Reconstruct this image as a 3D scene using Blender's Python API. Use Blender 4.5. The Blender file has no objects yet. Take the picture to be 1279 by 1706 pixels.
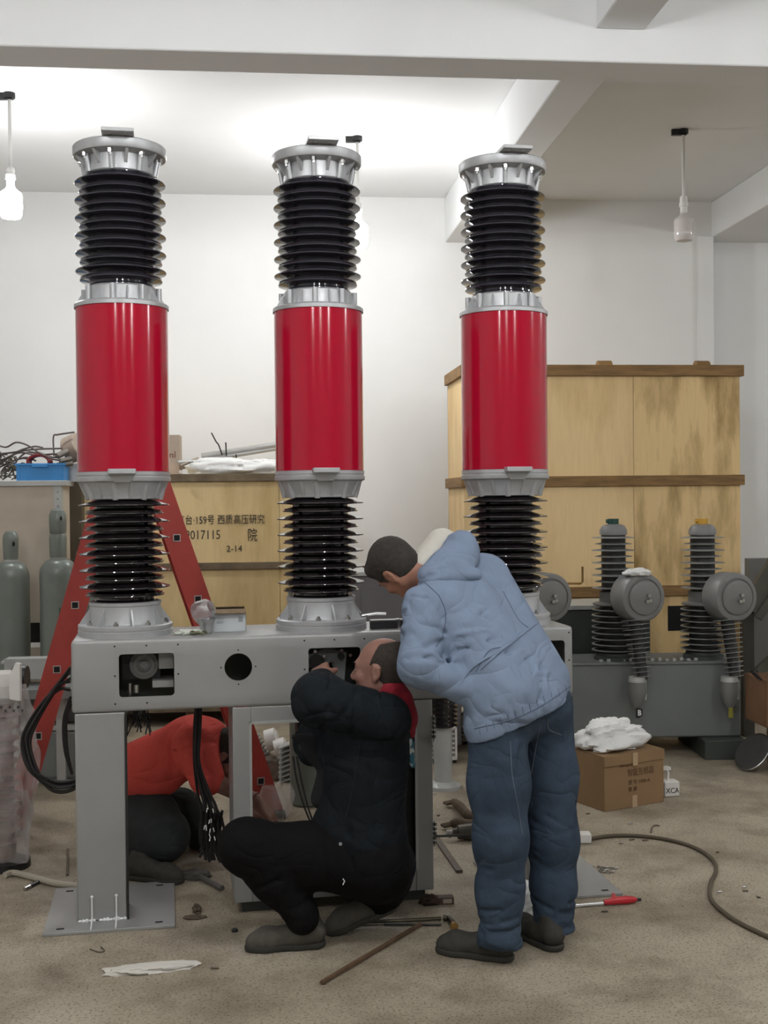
import bpy, bmesh, math, random
import numpy as np
from mathutils import Vector, Matrix
random.seed(7); np.random.seed(7)
PI = math.pi
sc = bpy.context.scene
COL = sc.collection

# ------------------------------------------------------------ camera
F, W_, H_ = 2000.0, 1279.0, 1706.0
PITCH, ROLL, CZ = math.radians(0.66), math.radians(-0.57), 1.6
cam = bpy.data.cameras.new('camera'); cam_o = bpy.data.objects.new('camera', cam); COL.objects.link(cam_o)
CR = Matrix.Rotation(PI/2 - PITCH, 3, 'X') @ Matrix.Rotation(ROLL, 3, 'Z')
cam_o.matrix_world = Matrix.Translation((0, 0, CZ)) @ CR.to_4x4()
cam.sensor_fit = 'VERTICAL'; cam.sensor_height = 36; cam.lens = F/H_*36
cam.clip_start = .05; cam.clip_end = 100
sc.camera = cam_o

def at(px, py, Y):
    d = CR @ Vector(((px - W_/2)/F, -(py - H_/2)/F, -1))
    return Vector((0, 0, CZ)) + d*(Y/d.y)
def ground(px, py, z=0.0):
    d = CR @ Vector(((px - W_/2)/F, -(py - H_/2)/F, -1))
    return Vector((0, 0, CZ)) + d*((z - CZ)/d.z)

# ------------------------------------------------------------ world, exposure
wd = bpy.data.worlds.new('world'); sc.world = wd; wd.use_nodes = True
wd.node_tree.nodes['Background'].inputs[0].default_value = (.75, .8, .9, 1)
wd.node_tree.nodes['Background'].inputs[1].default_value = .35
sc.view_settings.view_transform = 'Standard'; sc.view_settings.look = 'None'
sc.view_settings.gamma = 1; sc.view_settings.use_curve_mapping = False
sc.view_settings.exposure = 0.28
BULB = 165.0        # emission strength of a lit bulb

# ------------------------------------------------------------ materials
MATS = {}
def mat(name, col, rough=.6, metal=0, var=0.0, vs=8.0, bump=0.0, bs=40.0, col2=None, emit=0, coat=0, spec=.5,
        alpha=1, trans=0, stretch=None, contrast=(.35, .65), detail=5):
    if name in MATS: return MATS[name]
    m = bpy.data.materials.new(name); m.use_nodes = True; nt = m.node_tree; N = nt.nodes; L = nt.links
    b = N['Principled BSDF']
    c = tuple(col) + (1,)
    b.inputs['Base Color'].default_value = c
    b.inputs['Roughness'].default_value = rough; b.inputs['Metallic'].default_value = metal
    b.inputs['Specular IOR Level'].default_value = spec
    b.inputs['Coat Weight'].default_value = coat; b.inputs['Coat Roughness'].default_value = .04
    b.inputs['Alpha'].default_value = alpha; b.inputs['Transmission Weight'].default_value = trans
    if emit:
        b.inputs['Emission Color'].default_value = c; b.inputs['Emission Strength'].default_value = emit
    tc = N.new('ShaderNodeTexCoord'); src = tc.outputs['Object']
    if stretch:
        mp = N.new('ShaderNodeMapping'); mp.inputs['Scale'].default_value = stretch
        L.new(src, mp.inputs[0]); src = mp.outputs[0]
    if var or col2:
        n = N.new('ShaderNodeTexNoise'); n.inputs['Scale'].default_value = vs; n.inputs['Detail'].default_value = detail
        n.inputs['Roughness'].default_value = .6
        L.new(src, n.inputs['Vector'])
        r = N.new('ShaderNodeValToRGB'); L.new(n.outputs['Fac'], r.inputs[0])
        r.color_ramp.elements[0].position = contrast[0]; r.color_ramp.elements[1].position = contrast[1]
        c2 = col2 if col2 else tuple(x*(1-var) for x in col)
        r.color_ramp.elements[0].color = tuple(c2)+(1,); r.color_ramp.elements[1].color = c
        L.new(r.outputs[0], b.inputs['Base Color'])
    if bump:
        n = N.new('ShaderNodeTexNoise'); n.inputs['Scale'].default_value = bs; n.inputs['Detail'].default_value = 4
        L.new(src, n.inputs['Vector'])
        bp = N.new('ShaderNodeBump'); bp.inputs['Strength'].default_value = bump; bp.inputs['Distance'].default_value = .01
        L.new(n.outputs['Fac'], bp.inputs['Height']); L.new(bp.outputs[0], b.inputs['Normal'])
    MATS[name] = m
    return m

def cloth(name, col, var=.12, vs=6, s1=7.0, st=.75):
    m = mat(name, col, .85, var=var, vs=vs, spec=.15); nt = m.node_tree; N = nt.nodes; L = nt.links
    tc = N.new('ShaderNodeTexCoord'); prev = None
    for sc_, dist, sx in ((s1*.8, .085, (1, 1, 1.9)), (s1*2.1, .016, (1.5, 1.5, 1)), (350, .0006, (1, 1, 1))):
        mp = N.new('ShaderNodeMapping'); mp.inputs['Scale'].default_value = sx; L.new(tc.outputs['Object'], mp.inputs[0])
        n = N.new('ShaderNodeTexNoise'); n.inputs['Scale'].default_value = sc_*.42; n.inputs['Detail'].default_value = 1.0; n.inputs['Distortion'].default_value = .9
        L.new(mp.outputs[0], n.inputs['Vector']); b = N.new('ShaderNodeBump'); b.inputs['Strength'].default_value = st; b.inputs['Distance'].default_value = dist*.45
        if sc_ < 100:
            m1 = N.new('ShaderNodeMath'); m1.operation = 'SUBTRACT'; m1.inputs[1].default_value = .5; L.new(n.outputs['Fac'], m1.inputs[0])
            m2 = N.new('ShaderNodeMath'); m2.operation = 'ABSOLUTE'; L.new(m1.outputs[0], m2.inputs[0])
            m3 = N.new('ShaderNodeMath'); m3.operation = 'POWER'; m3.inputs[1].default_value = .75; L.new(m2.outputs[0], m3.inputs[0]); L.new(m3.outputs[0], b.inputs['Height'])
        else: L.new(n.outputs['Fac'], b.inputs['Height'])
        if prev: L.new(prev.outputs[0], b.inputs['Normal'])
        prev = b
    L.new(prev.outputs[0], N['Principled BSDF'].inputs['Normal']); return m

WALL = mat('wall_plaster', (.83, .83, .815), .9, var=.06, vs=.7, bump=.06, bs=25)
CEIL = mat('ceiling_plaster', (.81, .815, .81), .92, var=.05, vs=.8, bump=.05, bs=20)
SILVER = mat('silver_paint', (.335, .335, .325), .45, .25, var=.06, vs=5, bump=.02, bs=300)
ALU = mat('cast_aluminium', (.46, .465, .47), .42, .40, var=.1, vs=20, bump=.05, bs=120)
REDC = mat('red_gloss', (.40, .004, .024), .13, 0, coat=0, spec=.5)
PORC = mat('black_glaze', (.018, .014, .016), .08, 0, coat=.4, spec=.5)
PORC_FLARE = mat('flare_lifted_glaze', (.034, .032, .042), .1, 0, coat=.4, spec=.5)  # the black glaze again, its colour lightened to carry lens flare haze
DARK = mat('dark_metal', (.035, .035, .035), .45, .4, var=.3, vs=30)
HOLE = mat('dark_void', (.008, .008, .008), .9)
STEEL = mat('bright_steel', (.55, .55, .54), .25, 1)
WELD = mat('white_weld', (.85, .85, .84), .5, .1)
LADDER = mat('red_fibreglass', (.42, .055, .042), .42, 0, var=.15, vs=6, bump=.05, bs=120)
GREYEQ = mat('grey_equipment_paint', (.19, .205, .20), .5, .1, var=.12, vs=4)
GREYDK = mat('dark_grey_green_paint', (.06, .068, .06), .6, .1, var=.2, vs=5)
GREYRES = mat('grey_cast_resin', (.20, .20, .195), .4, 0, var=.08, vs=8)
GREYSHED = mat('grey_silicone', (.30, .305, .29), .45, 0, var=.1, vs=20)
DKCORE = mat('dark_silicone', (.045, .047, .045), .45)
GAS = mat('gas_bottle_paint', (.19, .215, .19), .3, .1, var=.15, vs=6)
RUBBER = mat('black_rubber', (.014, .012, .012), .5)
BLACKPL = mat('black_plastic', (.02, .02, .022), .4)
BLUEPL = mat('blue_plastic', (.045, .25, .58), .4)
PAPER = mat('paper', (.62, .59, .53), .8, bump=.2, bs=30)
CLOTHW = mat('white_cloth', (.78, .78, .76), .9, bump=.5, bs=30)
BEIGEP = mat('beige_panel', (.52, .45, .36), .7, var=.15, vs=3)
LIGHTM = mat('light_grey_metal', (.45, .46, .44), .5, .2, var=.12, vs=8)
RUST = mat('rusty_iron', (.16, .105, .06), .8, .3, var=.5, vs=30)
BROWN = mat('brown_leather', (.12, .085, .055), .8, var=.4, vs=20)
SKIN = mat('skin', (.36, .17, .11), .55, var=.15, vs=20, bump=.1, bs=120)
SKINB = mat('skin_tanned', (.30, .15, .11), .55, var=.15, vs=20, bump=.1, bs=120)
HAIRG = mat('greying_hair', (.045, .038, .03), .75, var=.5, vs=60, bump=.7, bs=220)
HAIRB = mat('short_stubble_hair', (.045, .032, .023), .75, var=.5, vs=60, bump=.5, bs=260)
BLUEJ = cloth('pale_blue_cotton', (.205, .26, .355), .08, 5, 12, .65)
JEAN = cloth('blue_denim', (.05, .073, .108), .35, 5, 13, .45)
NAVY = cloth('navy_cotton', (.011, .0145, .018), .3, 5, 11, .7)
BLACKT = cloth('black_trousers', (.005, .0045, .005), .1, 5, 11, .5)
REDSH = cloth('red_orange_shirt', (.72, .10, .08), .12, 5, 9, .6)
REDKN = mat('red_knit', (.28, .008, .022), .85, bump=.4, bs=60)
GREYTR = cloth('grey_trousers', (.042, .047, .047), .2, 6, 10, .5)
SHOE = mat('dark_suede', (.045, .042, .034), .8, var=.3, vs=30)
SHOEB = mat('brown_grey_suede', (.09, .08, .065), .85, var=.3, vs=30)
CREAM = mat('cream_lining', (.55, .53, .47), .8, bump=.4, bs=20)
INK = mat('marker_ink', (.03, .025, .02), .8)
INKW = mat('white_print', (.8, .8, .8), .7)
INKBR = mat('brown_print', (.16, .085, .04), .8)
GLASSY = mat('clear_plastic_wrap', (.75, .72, .70), .18, alpha=.32, bump=1, bs=25)
GREENP = mat('green_plastic', (.015, .07, .05), .4)
YELP = mat('yellow_plastic', (.55, .30, .03), .5)
WHITEP = mat('white_plastic', (.72, .70, .66), .4)
BULBOFF = mat('unlit_bulb_glass', (.62, .58, .55), .15, spec=.6)
BULBON = mat('lit_bulb_glass', (.97, .98, 1), .3, emit=BULB)
OPAL = mat('socket_porcelain', (.7, .69, .66), .3)
COPPER = mat('brass_copper', (.45, .28, .1), .35, .9)
HOSE = mat('brown_rubber_hose', (.085, .065, .04), .6)
BEIGEH = mat('beige_pvc_hose', (.40, .36, .29), .5)
REDPL = mat('red_plastic', (.5, .02, .03), .35)

def plywood(name, base, stain, seedv, r0=.42, r1=.66):
    m = bpy.data.materials.new(name); m.use_nodes = True; nt = m.node_tree; N = nt.nodes; L = nt.links
    b = N['Principled BSDF']; b.inputs['Roughness'].default_value = .6
    tc = N.new('ShaderNodeTexCoord')
    mp = N.new('ShaderNodeMapping'); mp.inputs['Scale'].default_value = (5, 5, 1.1); mp.inputs['Location'].default_value = (seedv, seedv*.7, seedv*.3)
    L.new(tc.outputs['Object'], mp.inputs[0])
    n = N.new('ShaderNodeTexNoise'); n.inputs['Scale'].default_value = 1.6; n.inputs['Detail'].default_value = 7; n.inputs['Roughness'].default_value = .62
    L.new(mp.outputs[0], n.inputs['Vector'])
    n2 = N.new('ShaderNodeTexNoise'); n2.inputs['Scale'].default_value = .8; n2.inputs['Detail'].default_value = 2
    mp2 = N.new('ShaderNodeMapping'); mp2.inputs['Location'].default_value = (seedv*1.3, 2, seedv)
    L.new(tc.outputs['Object'], mp2.inputs[0]); L.new(mp2.outputs[0], n2.inputs['Vector'])
    mu = N.new('ShaderNodeMath'); mu.operation = 'MULTIPLY_ADD'; mu.inputs[1].default_value = .5; hf = N.new('ShaderNodeMath'); hf.operation = 'MULTIPLY'; hf.inputs[1].default_value = .5; L.new(n2.outputs[0], hf.inputs[0]); L.new(n.outputs[0], mu.inputs[0]); L.new(hf.outputs[0], mu.inputs[2])
    r = N.new('ShaderNodeValToRGB'); L.new(mu.outputs[0], r.inputs[0])
    r.color_ramp.elements[0].position = r0; r.color_ramp.elements[1].position = r1
    r.color_ramp.elements[0].color = tuple(base)+(1,); r.color_ramp.elements[1].color = tuple(stain)+(1,)
    g = N.new('ShaderNodeTexNoise'); g.inputs['Scale'].default_value = 30; mp3 = N.new('ShaderNodeMapping'); mp3.inputs['Scale'].default_value = (2, 2, .15)
    L.new(tc.outputs['Object'], mp3.inputs[0]); L.new(mp3.outputs[0], g.inputs['Vector'])
    mx = N.new('ShaderNodeMix'); mx.data_type = 'RGBA'; mx.blend_type = 'MULTIPLY'; mx.inputs[0].default_value = .12
    L.new(r.outputs[0], mx.inputs[6]); L.new(g.outputs['Fac'], mx.inputs[7]); L.new(mx.outputs[2], b.inputs['Base Color'])
    MATS[name] = m; return m
PLY = plywood('plywood_clean', (.90, .66, .34), (.66, .44, .18), 1.0)
PLY2 = plywood('plywood_stained', (.86, .62, .30), (.34, .21, .06), 9.0, .44, .60)
PLYL = plywood('plywood_dull', (.82, .62, .32), (.60, .43, .18), 2.0, .44, .62)
RAILW = mat('dark_timber', (.30, .17, .06), .7, var=.4, vs=4, stretch=(1, 1, 8), bump=.3, bs=30)
RAILG = mat('grey_timber', (.20, .15, .09), .8, var=.4, vs=6, bump=.3, bs=30)
CARD = mat('brown_cardboard', (.27, .165, .08), .8, var=.12, vs=4, bump=.1, bs=20)
CARDL = mat('pale_cardboard', (.42, .34, .27), .8, var=.12, vs=4)

def floor_mat():
    m = bpy.data.materials.new('worn_concrete'); m.use_nodes = True; nt = m.node_tree; N = nt.nodes; L = nt.links
    b = N['Principled BSDF']; b.inputs['Roughness'].default_value = .55
    tc = N.new('ShaderNodeTexCoord')
    def noise(s, d, r=.6):
        n = N.new('ShaderNodeTexNoise'); n.inputs['Scale'].default_value = s; n.inputs['Detail'].default_value = d; n.inputs['Roughness'].default_value = r
        L.new(tc.outputs['Object'], n.inputs['Vector']); return n
    def ramp(src, a, ca, c, cc):
        r = N.new('ShaderNodeValToRGB'); L.new(src, r.inputs[0]); r.color_ramp.elements[0].position = a; r.color_ramp.elements[1].position = c
        r.color_ramp.elements[0].color = ca+(1,); r.color_ramp.elements[1].color = cc+(1,); return r
    def mul(a, b_, f=1):
        mx = N.new('ShaderNodeMix'); mx.data_type = 'RGBA'; mx.blend_type = 'MULTIPLY'; mx.inputs[0].default_value = f
        L.new(a, mx.inputs[6]); L.new(b_, mx.inputs[7]); return mx.outputs[2]
    base = ramp(noise(1.1, 6).outputs[0], .35, (.31, .262, .19), .65, (.42, .365, .28))
    blot = ramp(noise(2.6, 5, .65).outputs[0], .32, (.55, .53, .50), .55, (1, 1, 1))
    speck = ramp(noise(105, 2, .5).outputs[0], .33, (.50, .46, .42), .47, (1, 1, 1))
    lt = ramp(noise(120, 2, .5).outputs[0], .60, (1, 1, 1), .72, (1.35, 1.33, 1.28))
    c = mul(mul(mul(base.outputs[0], blot.outputs[0]), speck.outputs[0]), lt.outputs[0])
    L.new(c, b.inputs['Base Color'])
    bp = N.new('ShaderNodeBump'); bp.inputs['Strength'].default_value = .15; bp.inputs['Distance'].default_value = .01
    L.new(noise(60, 4).outputs[0], bp.inputs['Height']); L.new(bp.outputs[0], b.inputs['Normal'])
    rr = N.new('ShaderNodeMapRange'); rr.inputs[3].default_value = .4; rr.inputs[4].default_value = .75
    L.new(noise(3, 4).outputs[0], rr.inputs[0]); L.new(rr.outputs[0], b.inputs['Roughness'])
    return m
FLOOR = floor_mat()

# ------------------------------------------------------------ mesh builder
class MB:
    def __init__(s): s.v = []; s.f = []
    def add(s, vs, fs):
        n = len(s.v); s.v += [tuple(v) for v in vs]; s.f += [tuple(i+n for i in f) for f in fs]; return s
    def box(s, c, d, R=None):
        c = Vector(c); R = R or Matrix.Identity(3); vs = []
        for z in (-.5, .5):
            for x, y in ((-.5, -.5), (.5, -.5), (.5, .5), (-.5, .5)):
                vs.append(c + R @ Vector((x*d[0], y*d[1], z*d[2])))
        return s.add(vs, [(3, 2, 1, 0), (4, 5, 6, 7), (0, 1, 5, 4), (1, 2, 6, 5), (2, 3, 7, 6), (3, 0, 4, 7)])
    def lh(s, lo, hi):
        return s.box([(a+b)/2 for a, b in zip(lo, hi)], [b-a for a, b in zip(lo, hi)])
    def cyl(s, a, b, r0, r1=None, seg=20, cap=True):
        a = Vector(a); b = Vector(b); r1 = r0 if r1 is None else r1
        z = (b-a).normalized(); x = z.orthogonal().normalized(); y = z.cross(x)
        vs = [a + (x*math.cos(t)+y*math.sin(t))*r0 for t in [2*PI*i/seg for i in range(seg)]]
        vs += [b + (x*math.cos(t)+y*math.sin(t))*r1 for t in [2*PI*i/seg for i in range(seg)]]
        fs = [(i, (i+1) % seg, seg+(i+1) % seg, seg+i) for i in range(seg)]
        if cap: fs += [tuple(range(seg-1, -1, -1)), tuple(range(seg, 2*seg))]
        return s.add(vs, fs)
    def lathe(s, prof, c=(0, 0, 0), seg=48, R=None, closed=False):
        c = Vector(c); R = R or Matrix.Identity(3); vs = []; n = len(prof)
        for r, z in prof:
            for i in range(seg):
                t = 2*PI*i/seg; vs.append(c + R @ Vector((r*math.cos(t), r*math.sin(t), z)))
        fs = []
        for j in range(n-1 if not closed else n):
            k = (j+1) % n
            for i in range(seg):
                i2 = (i+1) % seg; fs.append((j*seg+i, j*seg+i2, k*seg+i2, k*seg+i))
        if not closed:
            if prof[0][0] > 1e-5: fs.append(tuple(range(seg-1, -1, -1)))
            if prof[-1][0] > 1e-5: fs.append(tuple((n-1)*seg+i for i in range(seg)))
        return s.add(vs, fs)
    def tube(s, pts, r, seg=8, cap=True):
        pts = [Vector(p) for p in pts]; n = len(pts); rs = r if isinstance(r, (list, tuple)) else [r]*n
        t = (pts[1]-pts[0]).normalized(); x = t.orthogonal().normalized(); vs = []
        for i, p in enumerate(pts):
            t = (pts[min(i+1, n-1)] - pts[max(i-1, 0)]).normalized()
            x = (x - t*x.dot(t)).normalized(); y = t.cross(x)
            vs += [p + (x*math.cos(a)+y*math.sin(a))*rs[i] for a in [2*PI*k/seg for k in range(seg)]]
        fs = [(i*seg+k, i*seg+(k+1) % seg, (i+1)*seg+(k+1) % seg, (i+1)*seg+k) for i in range(n-1) for k in range(seg)]
        if cap: fs += [tuple(range(seg-1, -1, -1)), tuple((n-1)*seg+k for k in range(seg))]
        return s.add(vs, fs)
    def prism(s, poly, a, b):      # poly in 3D list, extruded by vector b-a
        e = Vector(b)-Vector(a); n = len(poly); vs = [Vector(p) for p in poly]; vs += [v+e for v in vs]
        return s.add(vs, [tuple(range(n-1, -1, -1)), tuple(range(n, 2*n))] + [(i, (i+1) % n, n+(i+1) % n, n+i) for i in range(n)])
    def ball(s, c, r, seg=16, rings=10, R=None):
        r = r if isinstance(r, (list, tuple)) else (r, r, r); c = Vector(c); R = R or Matrix.Identity(3)
        vs = [c + R @ Vector((0, 0, -r[2]))]
        for j in range(1, rings):
            p = -PI/2 + PI*j/rings
            for i in range(seg):
                t = 2*PI*i/seg; vs.append(c + R @ Vector((r[0]*math.cos(p)*math.cos(t), r[1]*math.cos(p)*math.sin(t), r[2]*math.sin(p))))
        vs.append(c + R @ Vector((0, 0, r[2]))); fs = []; last = len(vs)-1
        for i in range(seg): fs.append((0, 1+(i+1) % seg, 1+i))
        for j in range(rings-2):
            for i in range(seg):
                a = 1+j*seg; b = a+seg; fs.append((a+i, a+(i+1) % seg, b+(i+1) % seg, b+i))
        a = 1+(rings-2)*seg
        for i in range(seg): fs.append((a+i, a+(i+1) % seg, last))
        return s.add(vs, fs)
    def mesh(s, name, angle=35):
        me = bpy.data.meshes.new(name); me.from_pydata(s.v, [], s.f); me.validate()
        bm = bmesh.new(); bm.from_mesh(me); bmesh.ops.recalc_face_normals(bm, faces=bm.faces); bm.to_mesh(me); bm.free()
        me.shade_smooth(); me.set_sharp_from_angle(angle=math.radians(angle)); return me
    def build(s, name, m, parent=None, bevel=0, angle=35):
        return link(name, s.mesh(name, angle), m, parent, bevel)

def link(name, me, m, parent=None, bevel=0):
    o = bpy.data.objects.new(name, me); COL.objects.link(o)
    for mm in (m if isinstance(m, (list, tuple)) else [m]): me.materials.append(mm)
    if parent: o.parent = parent
    if bevel:
        b = o.modifiers.new('bevel', 'BEVEL'); b.width = bevel; b.segments = 2; b.limit_method = 'ANGLE'; b.angle_limit = math.radians(40)
        b.harden_normals = False
    return o
def tag(o, label, cat, group=None, kind=None):
    o['label'] = label; o['category'] = cat
    if group: o['group'] = group
    if kind: o['kind'] = kind
    return o
def thing(name, label, cat, loc=(0, 0, 0), rz=0, group=None):
    o = bpy.data.objects.new(name, None); COL.objects.link(o); o.location = loc; o.rotation_euler = (0, 0, rz); o.empty_display_size = .1
    return tag(o, label, cat, group)
def struct(o): o['kind'] = 'structure'; return o
def copy_tree(o, parent=None):
    c = o.copy(); COL.objects.link(c); c.parent = parent
    for ch in list(o.children): copy_tree(ch, c)
    return c
def lab(o, l): o['label'] = l; return o
def smooth_path(pts, n=8):
    pts = [Vector(p) for p in pts]; out = []
    P = [pts[0]*2-pts[1]] + pts + [pts[-1]*2-pts[-2]]
    for i in range(1, len(P)-2):
        for k in range(n):
            t = k/n; a, b, c, d = P[i-1], P[i], P[i+1], P[i+2]
            out.append(.5*((2*b) + (c-a)*t + (2*a-5*b+4*c-d)*t*t + (3*b-a-3*c+d)*t**3))
    out.append(pts[-1]); return out
def cut(o, cutters):
    for i, c in enumerate(cutters):
        md = o.modifiers.new('b', 'BOOLEAN'); md.operation = 'DIFFERENCE'; md.object = c; md.solver = 'EXACT'
    dg = bpy.context.evaluated_depsgraph_get(); dg.update()
    me = bpy.data.meshes.new_from_object(o.evaluated_get(dg)); o.modifiers.clear(); old = o.data; o.data = me
    me.set_sharp_from_angle(angle=math.radians(35))
    for c in cutters: bpy.data.objects.remove(c)
def text(name, body, size, m, parent, loc, rot=(PI/2, 0, 0), sx=1, bold=0):
    cu = bpy.data.curves.new('t', 'FONT'); cu.body = body; cu.size = size; cu.extrude = .0008; cu.offset = bold; cu.resolution_u = 2
    t = bpy.data.objects.new('t', cu); COL.objects.link(t)
    dg = bpy.context.evaluated_depsgraph_get(); dg.update()
    me = bpy.data.meshes.new_from_object(t.evaluated_get(dg)); bpy.data.objects.remove(t)
    o = link(name, me, m, parent); me.materials.clear(); me.materials.append(m); o.location = loc; o.rotation_euler = rot; o.scale = (sx, 1, 1)
    return o

# ------------------------------------------------------------ room (its own frame, turned 5.7 degrees)
RT = math.atan(.1)
uw = Vector((math.cos(RT), math.sin(RT), 0)); vw = Vector((-math.sin(RT), math.cos(RT), 0))
def wf(x, y, z=0): return uw*x + vw*y + Vector((0, 0, z))
def room(name, m, *boxes, bevel=0):
    b = MB()
    for lo, hi in boxes: b.lh(lo, hi)
    o = b.build(name, m, None, bevel); o.rotation_euler = (0, 0, RT); return struct(o)
CH = 4.1
room('floor', FLOOR, ((-5, -8, -.1), (9, 10.4, 0)))
room('ceiling', CEIL, ((-5, -8, CH), (9, 10.4, CH+.1)))
room('wall_back', WALL, ((-5, 9.95, 0), (3.83, 10.4, CH)), ((3.70, 9.91, 0), (3.83, 9.95, 3.8)), ((3.83, 10.15, 0), (9, 10.4, CH)))
room('wall_left', WALL, ((-5.2, -8, 0), (-5, 10.4, CH)))
room('wall_right', WALL, ((9, -8, 0), (9.2, 10.4, CH)))
room('wall_front', WALL, ((-5, -8.2, 0), (9, -8, CH)))
room('trim_1', CEIL, ((-5, 5.37, 3.58), (9, 5.63, CH)), bevel=.008)      # transverse ceiling beam
room('trim_2', CEIL, ((1.53, 5.63, 3.73), (1.76, 9.95, CH)), bevel=.008)
room('trim_3', CEIL, ((1.53, -8, 3.73), (1.76, 5.37, CH)), bevel=.008)
room('trim_4', CEIL, ((3.83, 5.63, 3.8), (4.75, 10.15, CH)), bevel=.008)
room('trim_5', CEIL, ((3.83, -8, 3.8), (4.75, 5.37, CH)), bevel=.008)
room('trim_6', CEIL, ((-5, 1.2, 3.58), (9, 1.46, CH)), bevel=.008)
room('trim_7', CEIL, ((-2.62, 5.63, 4.04), (-2.2, 9.95, CH)))

# hanging lamps
def lamp(p, lit, label, seg=24):
    t = thing('pendant_lamp', label, 'lamp', (p.x, p.y, 0), 0, None)
    m = MB().cyl((0, 0, CH-.03), (0, 0, CH), .035, seg=16); m.box((-.03, 0, CH-.02), (.1, .03, .04)); m.build('ceiling_hook', DARK, t)
    MB().cyl((0, 0, 3.62), (0, 0, CH-.02), .011, seg=10).build('rod', OPAL, t)
    MB().lathe([(.001, 3.645), (.022, 3.645), (.026, 3.630), (.026, 3.605), (.03, 3.600), (.03, 3.575), (.024, 3.570), (.024, 3.525), (.001, 3.520)], seg=seg).build('socket', OPAL, t)
    MB().lathe([(.022, 3.535), (.03, 3.515), (.062, 3.490), (.068, 3.475), (.068, 3.395), (.066, 3.360), (.055, 3.340), (.02, 3.332), (.0, 3.332)], seg=seg).build('bulb', BULBON if lit else BULBOFF, t)
    return t
lamp(wf(-1.52, 7.56) + Vector((0, 0, 0)), True, 'lit bulb on a thin rod at the left edge beside the left pole')
lamp(wf(.67, 8.3), True, 'lit bulb hanging just right of the middle pole top')
lamp(wf(2.88, 7.99), False, 'unlit white bulb hanging from the ceiling at right')
for x, y in ((-1.5, 2.7), (.6, 2.7), (3.0, 2.7), (-1.5, -1.2), (.6, -1.2), (3.0, -1.2), (6.4, 3.0), (6.8, 6.8)):  # last two are unseen bay lamps added to brighten the right ceiling and wall
    lamp(wf(x, y), True, 'unseen lit bulb on a rod, an inferred hall lamp or an added bay fill light').__setitem__('group', 'hall lamps outside the view')
# ------------------------------------------------------------ machine frame
MT = math.atan(.18)
MO = Vector((-1.18, 4.50, 0)); um = Vector((math.cos(MT), math.sin(MT), 0)); vm = Vector((-math.sin(MT), math.cos(MT), 0))
def mf(x, y, z=0): return MO + um*x + vm*y + Vector((0, 0, z))
BT = 1.075; BB = .80; BL = 1.97; BD = .42
fr = thing('support_frame', 'long silver painted steel beam on two legs carrying the three poles', 'machine frame', MO, MT)
beam = MB().lh((0, 0, BB), (BL, BD, BT)).build('beam', SILVER, fr, 0)
bv = beam.modifiers.new('b', 'BEVEL'); bv.width = .014; bv.segments = 3
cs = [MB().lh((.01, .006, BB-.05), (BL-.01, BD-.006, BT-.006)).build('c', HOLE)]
def rrect(x0, x1, z0, z1, r=.012):
    p = []
    for cx, cz, a0 in ((x1-r, z1-r, 0), (x0+r, z1-r, 90), (x0+r, z0+r, 180), (x1-r, z0+r, 270)):
        for k in range(4): a = math.radians(a0+30*k); p.append((cx+r*math.cos(a), -.05, cz+r*math.sin(a)))
    return MB().prism(p, (0, 0, 0), (0, .1, 0))
WZ = (.856, 1.019)
for x0, x1 in ((.175, .381), (.895, 1.10), (1.735, 1.935)): cs.append(rrect(x0, x1, *WZ).build('c', HOLE))
cs.append(MB().cyl((.624, -.05, .956), (.624, .05, .956), .053, seg=40).build('c', HOLE))
for c in cs:
    c.matrix_world = fr.matrix_basis
bpy.context.view_layer.update()
cut(beam, cs)
hb = MB()
for cx in (.278, .9975, 1.835):
    for dx, z in ((-.118, 1.05), (0, 1.05), (.118, 1.05), (.118, .938), (0, .832), (-.118, .832), (-.118, .938)):
        if cx+dx < BL-.005: hb.cyl((cx+dx, -.0015, z), (cx+dx, .002, z), .0035, seg=8)
for a in range(4): hb.cyl((.624+.066*math.cos(a*PI/2), -.0015, .956+.066*math.sin(a*PI/2)), (.624+.066*math.cos(a*PI/2), .002, .956+.066*math.sin(a*PI/2)), .003, seg=8)
hb.build('screw_hole', HOLE, fr)
MB().lh((.012, .30, BB+.004), (BL-.012, .306, BT-.01)).build('inner_web', GREYDK, fr)
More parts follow.
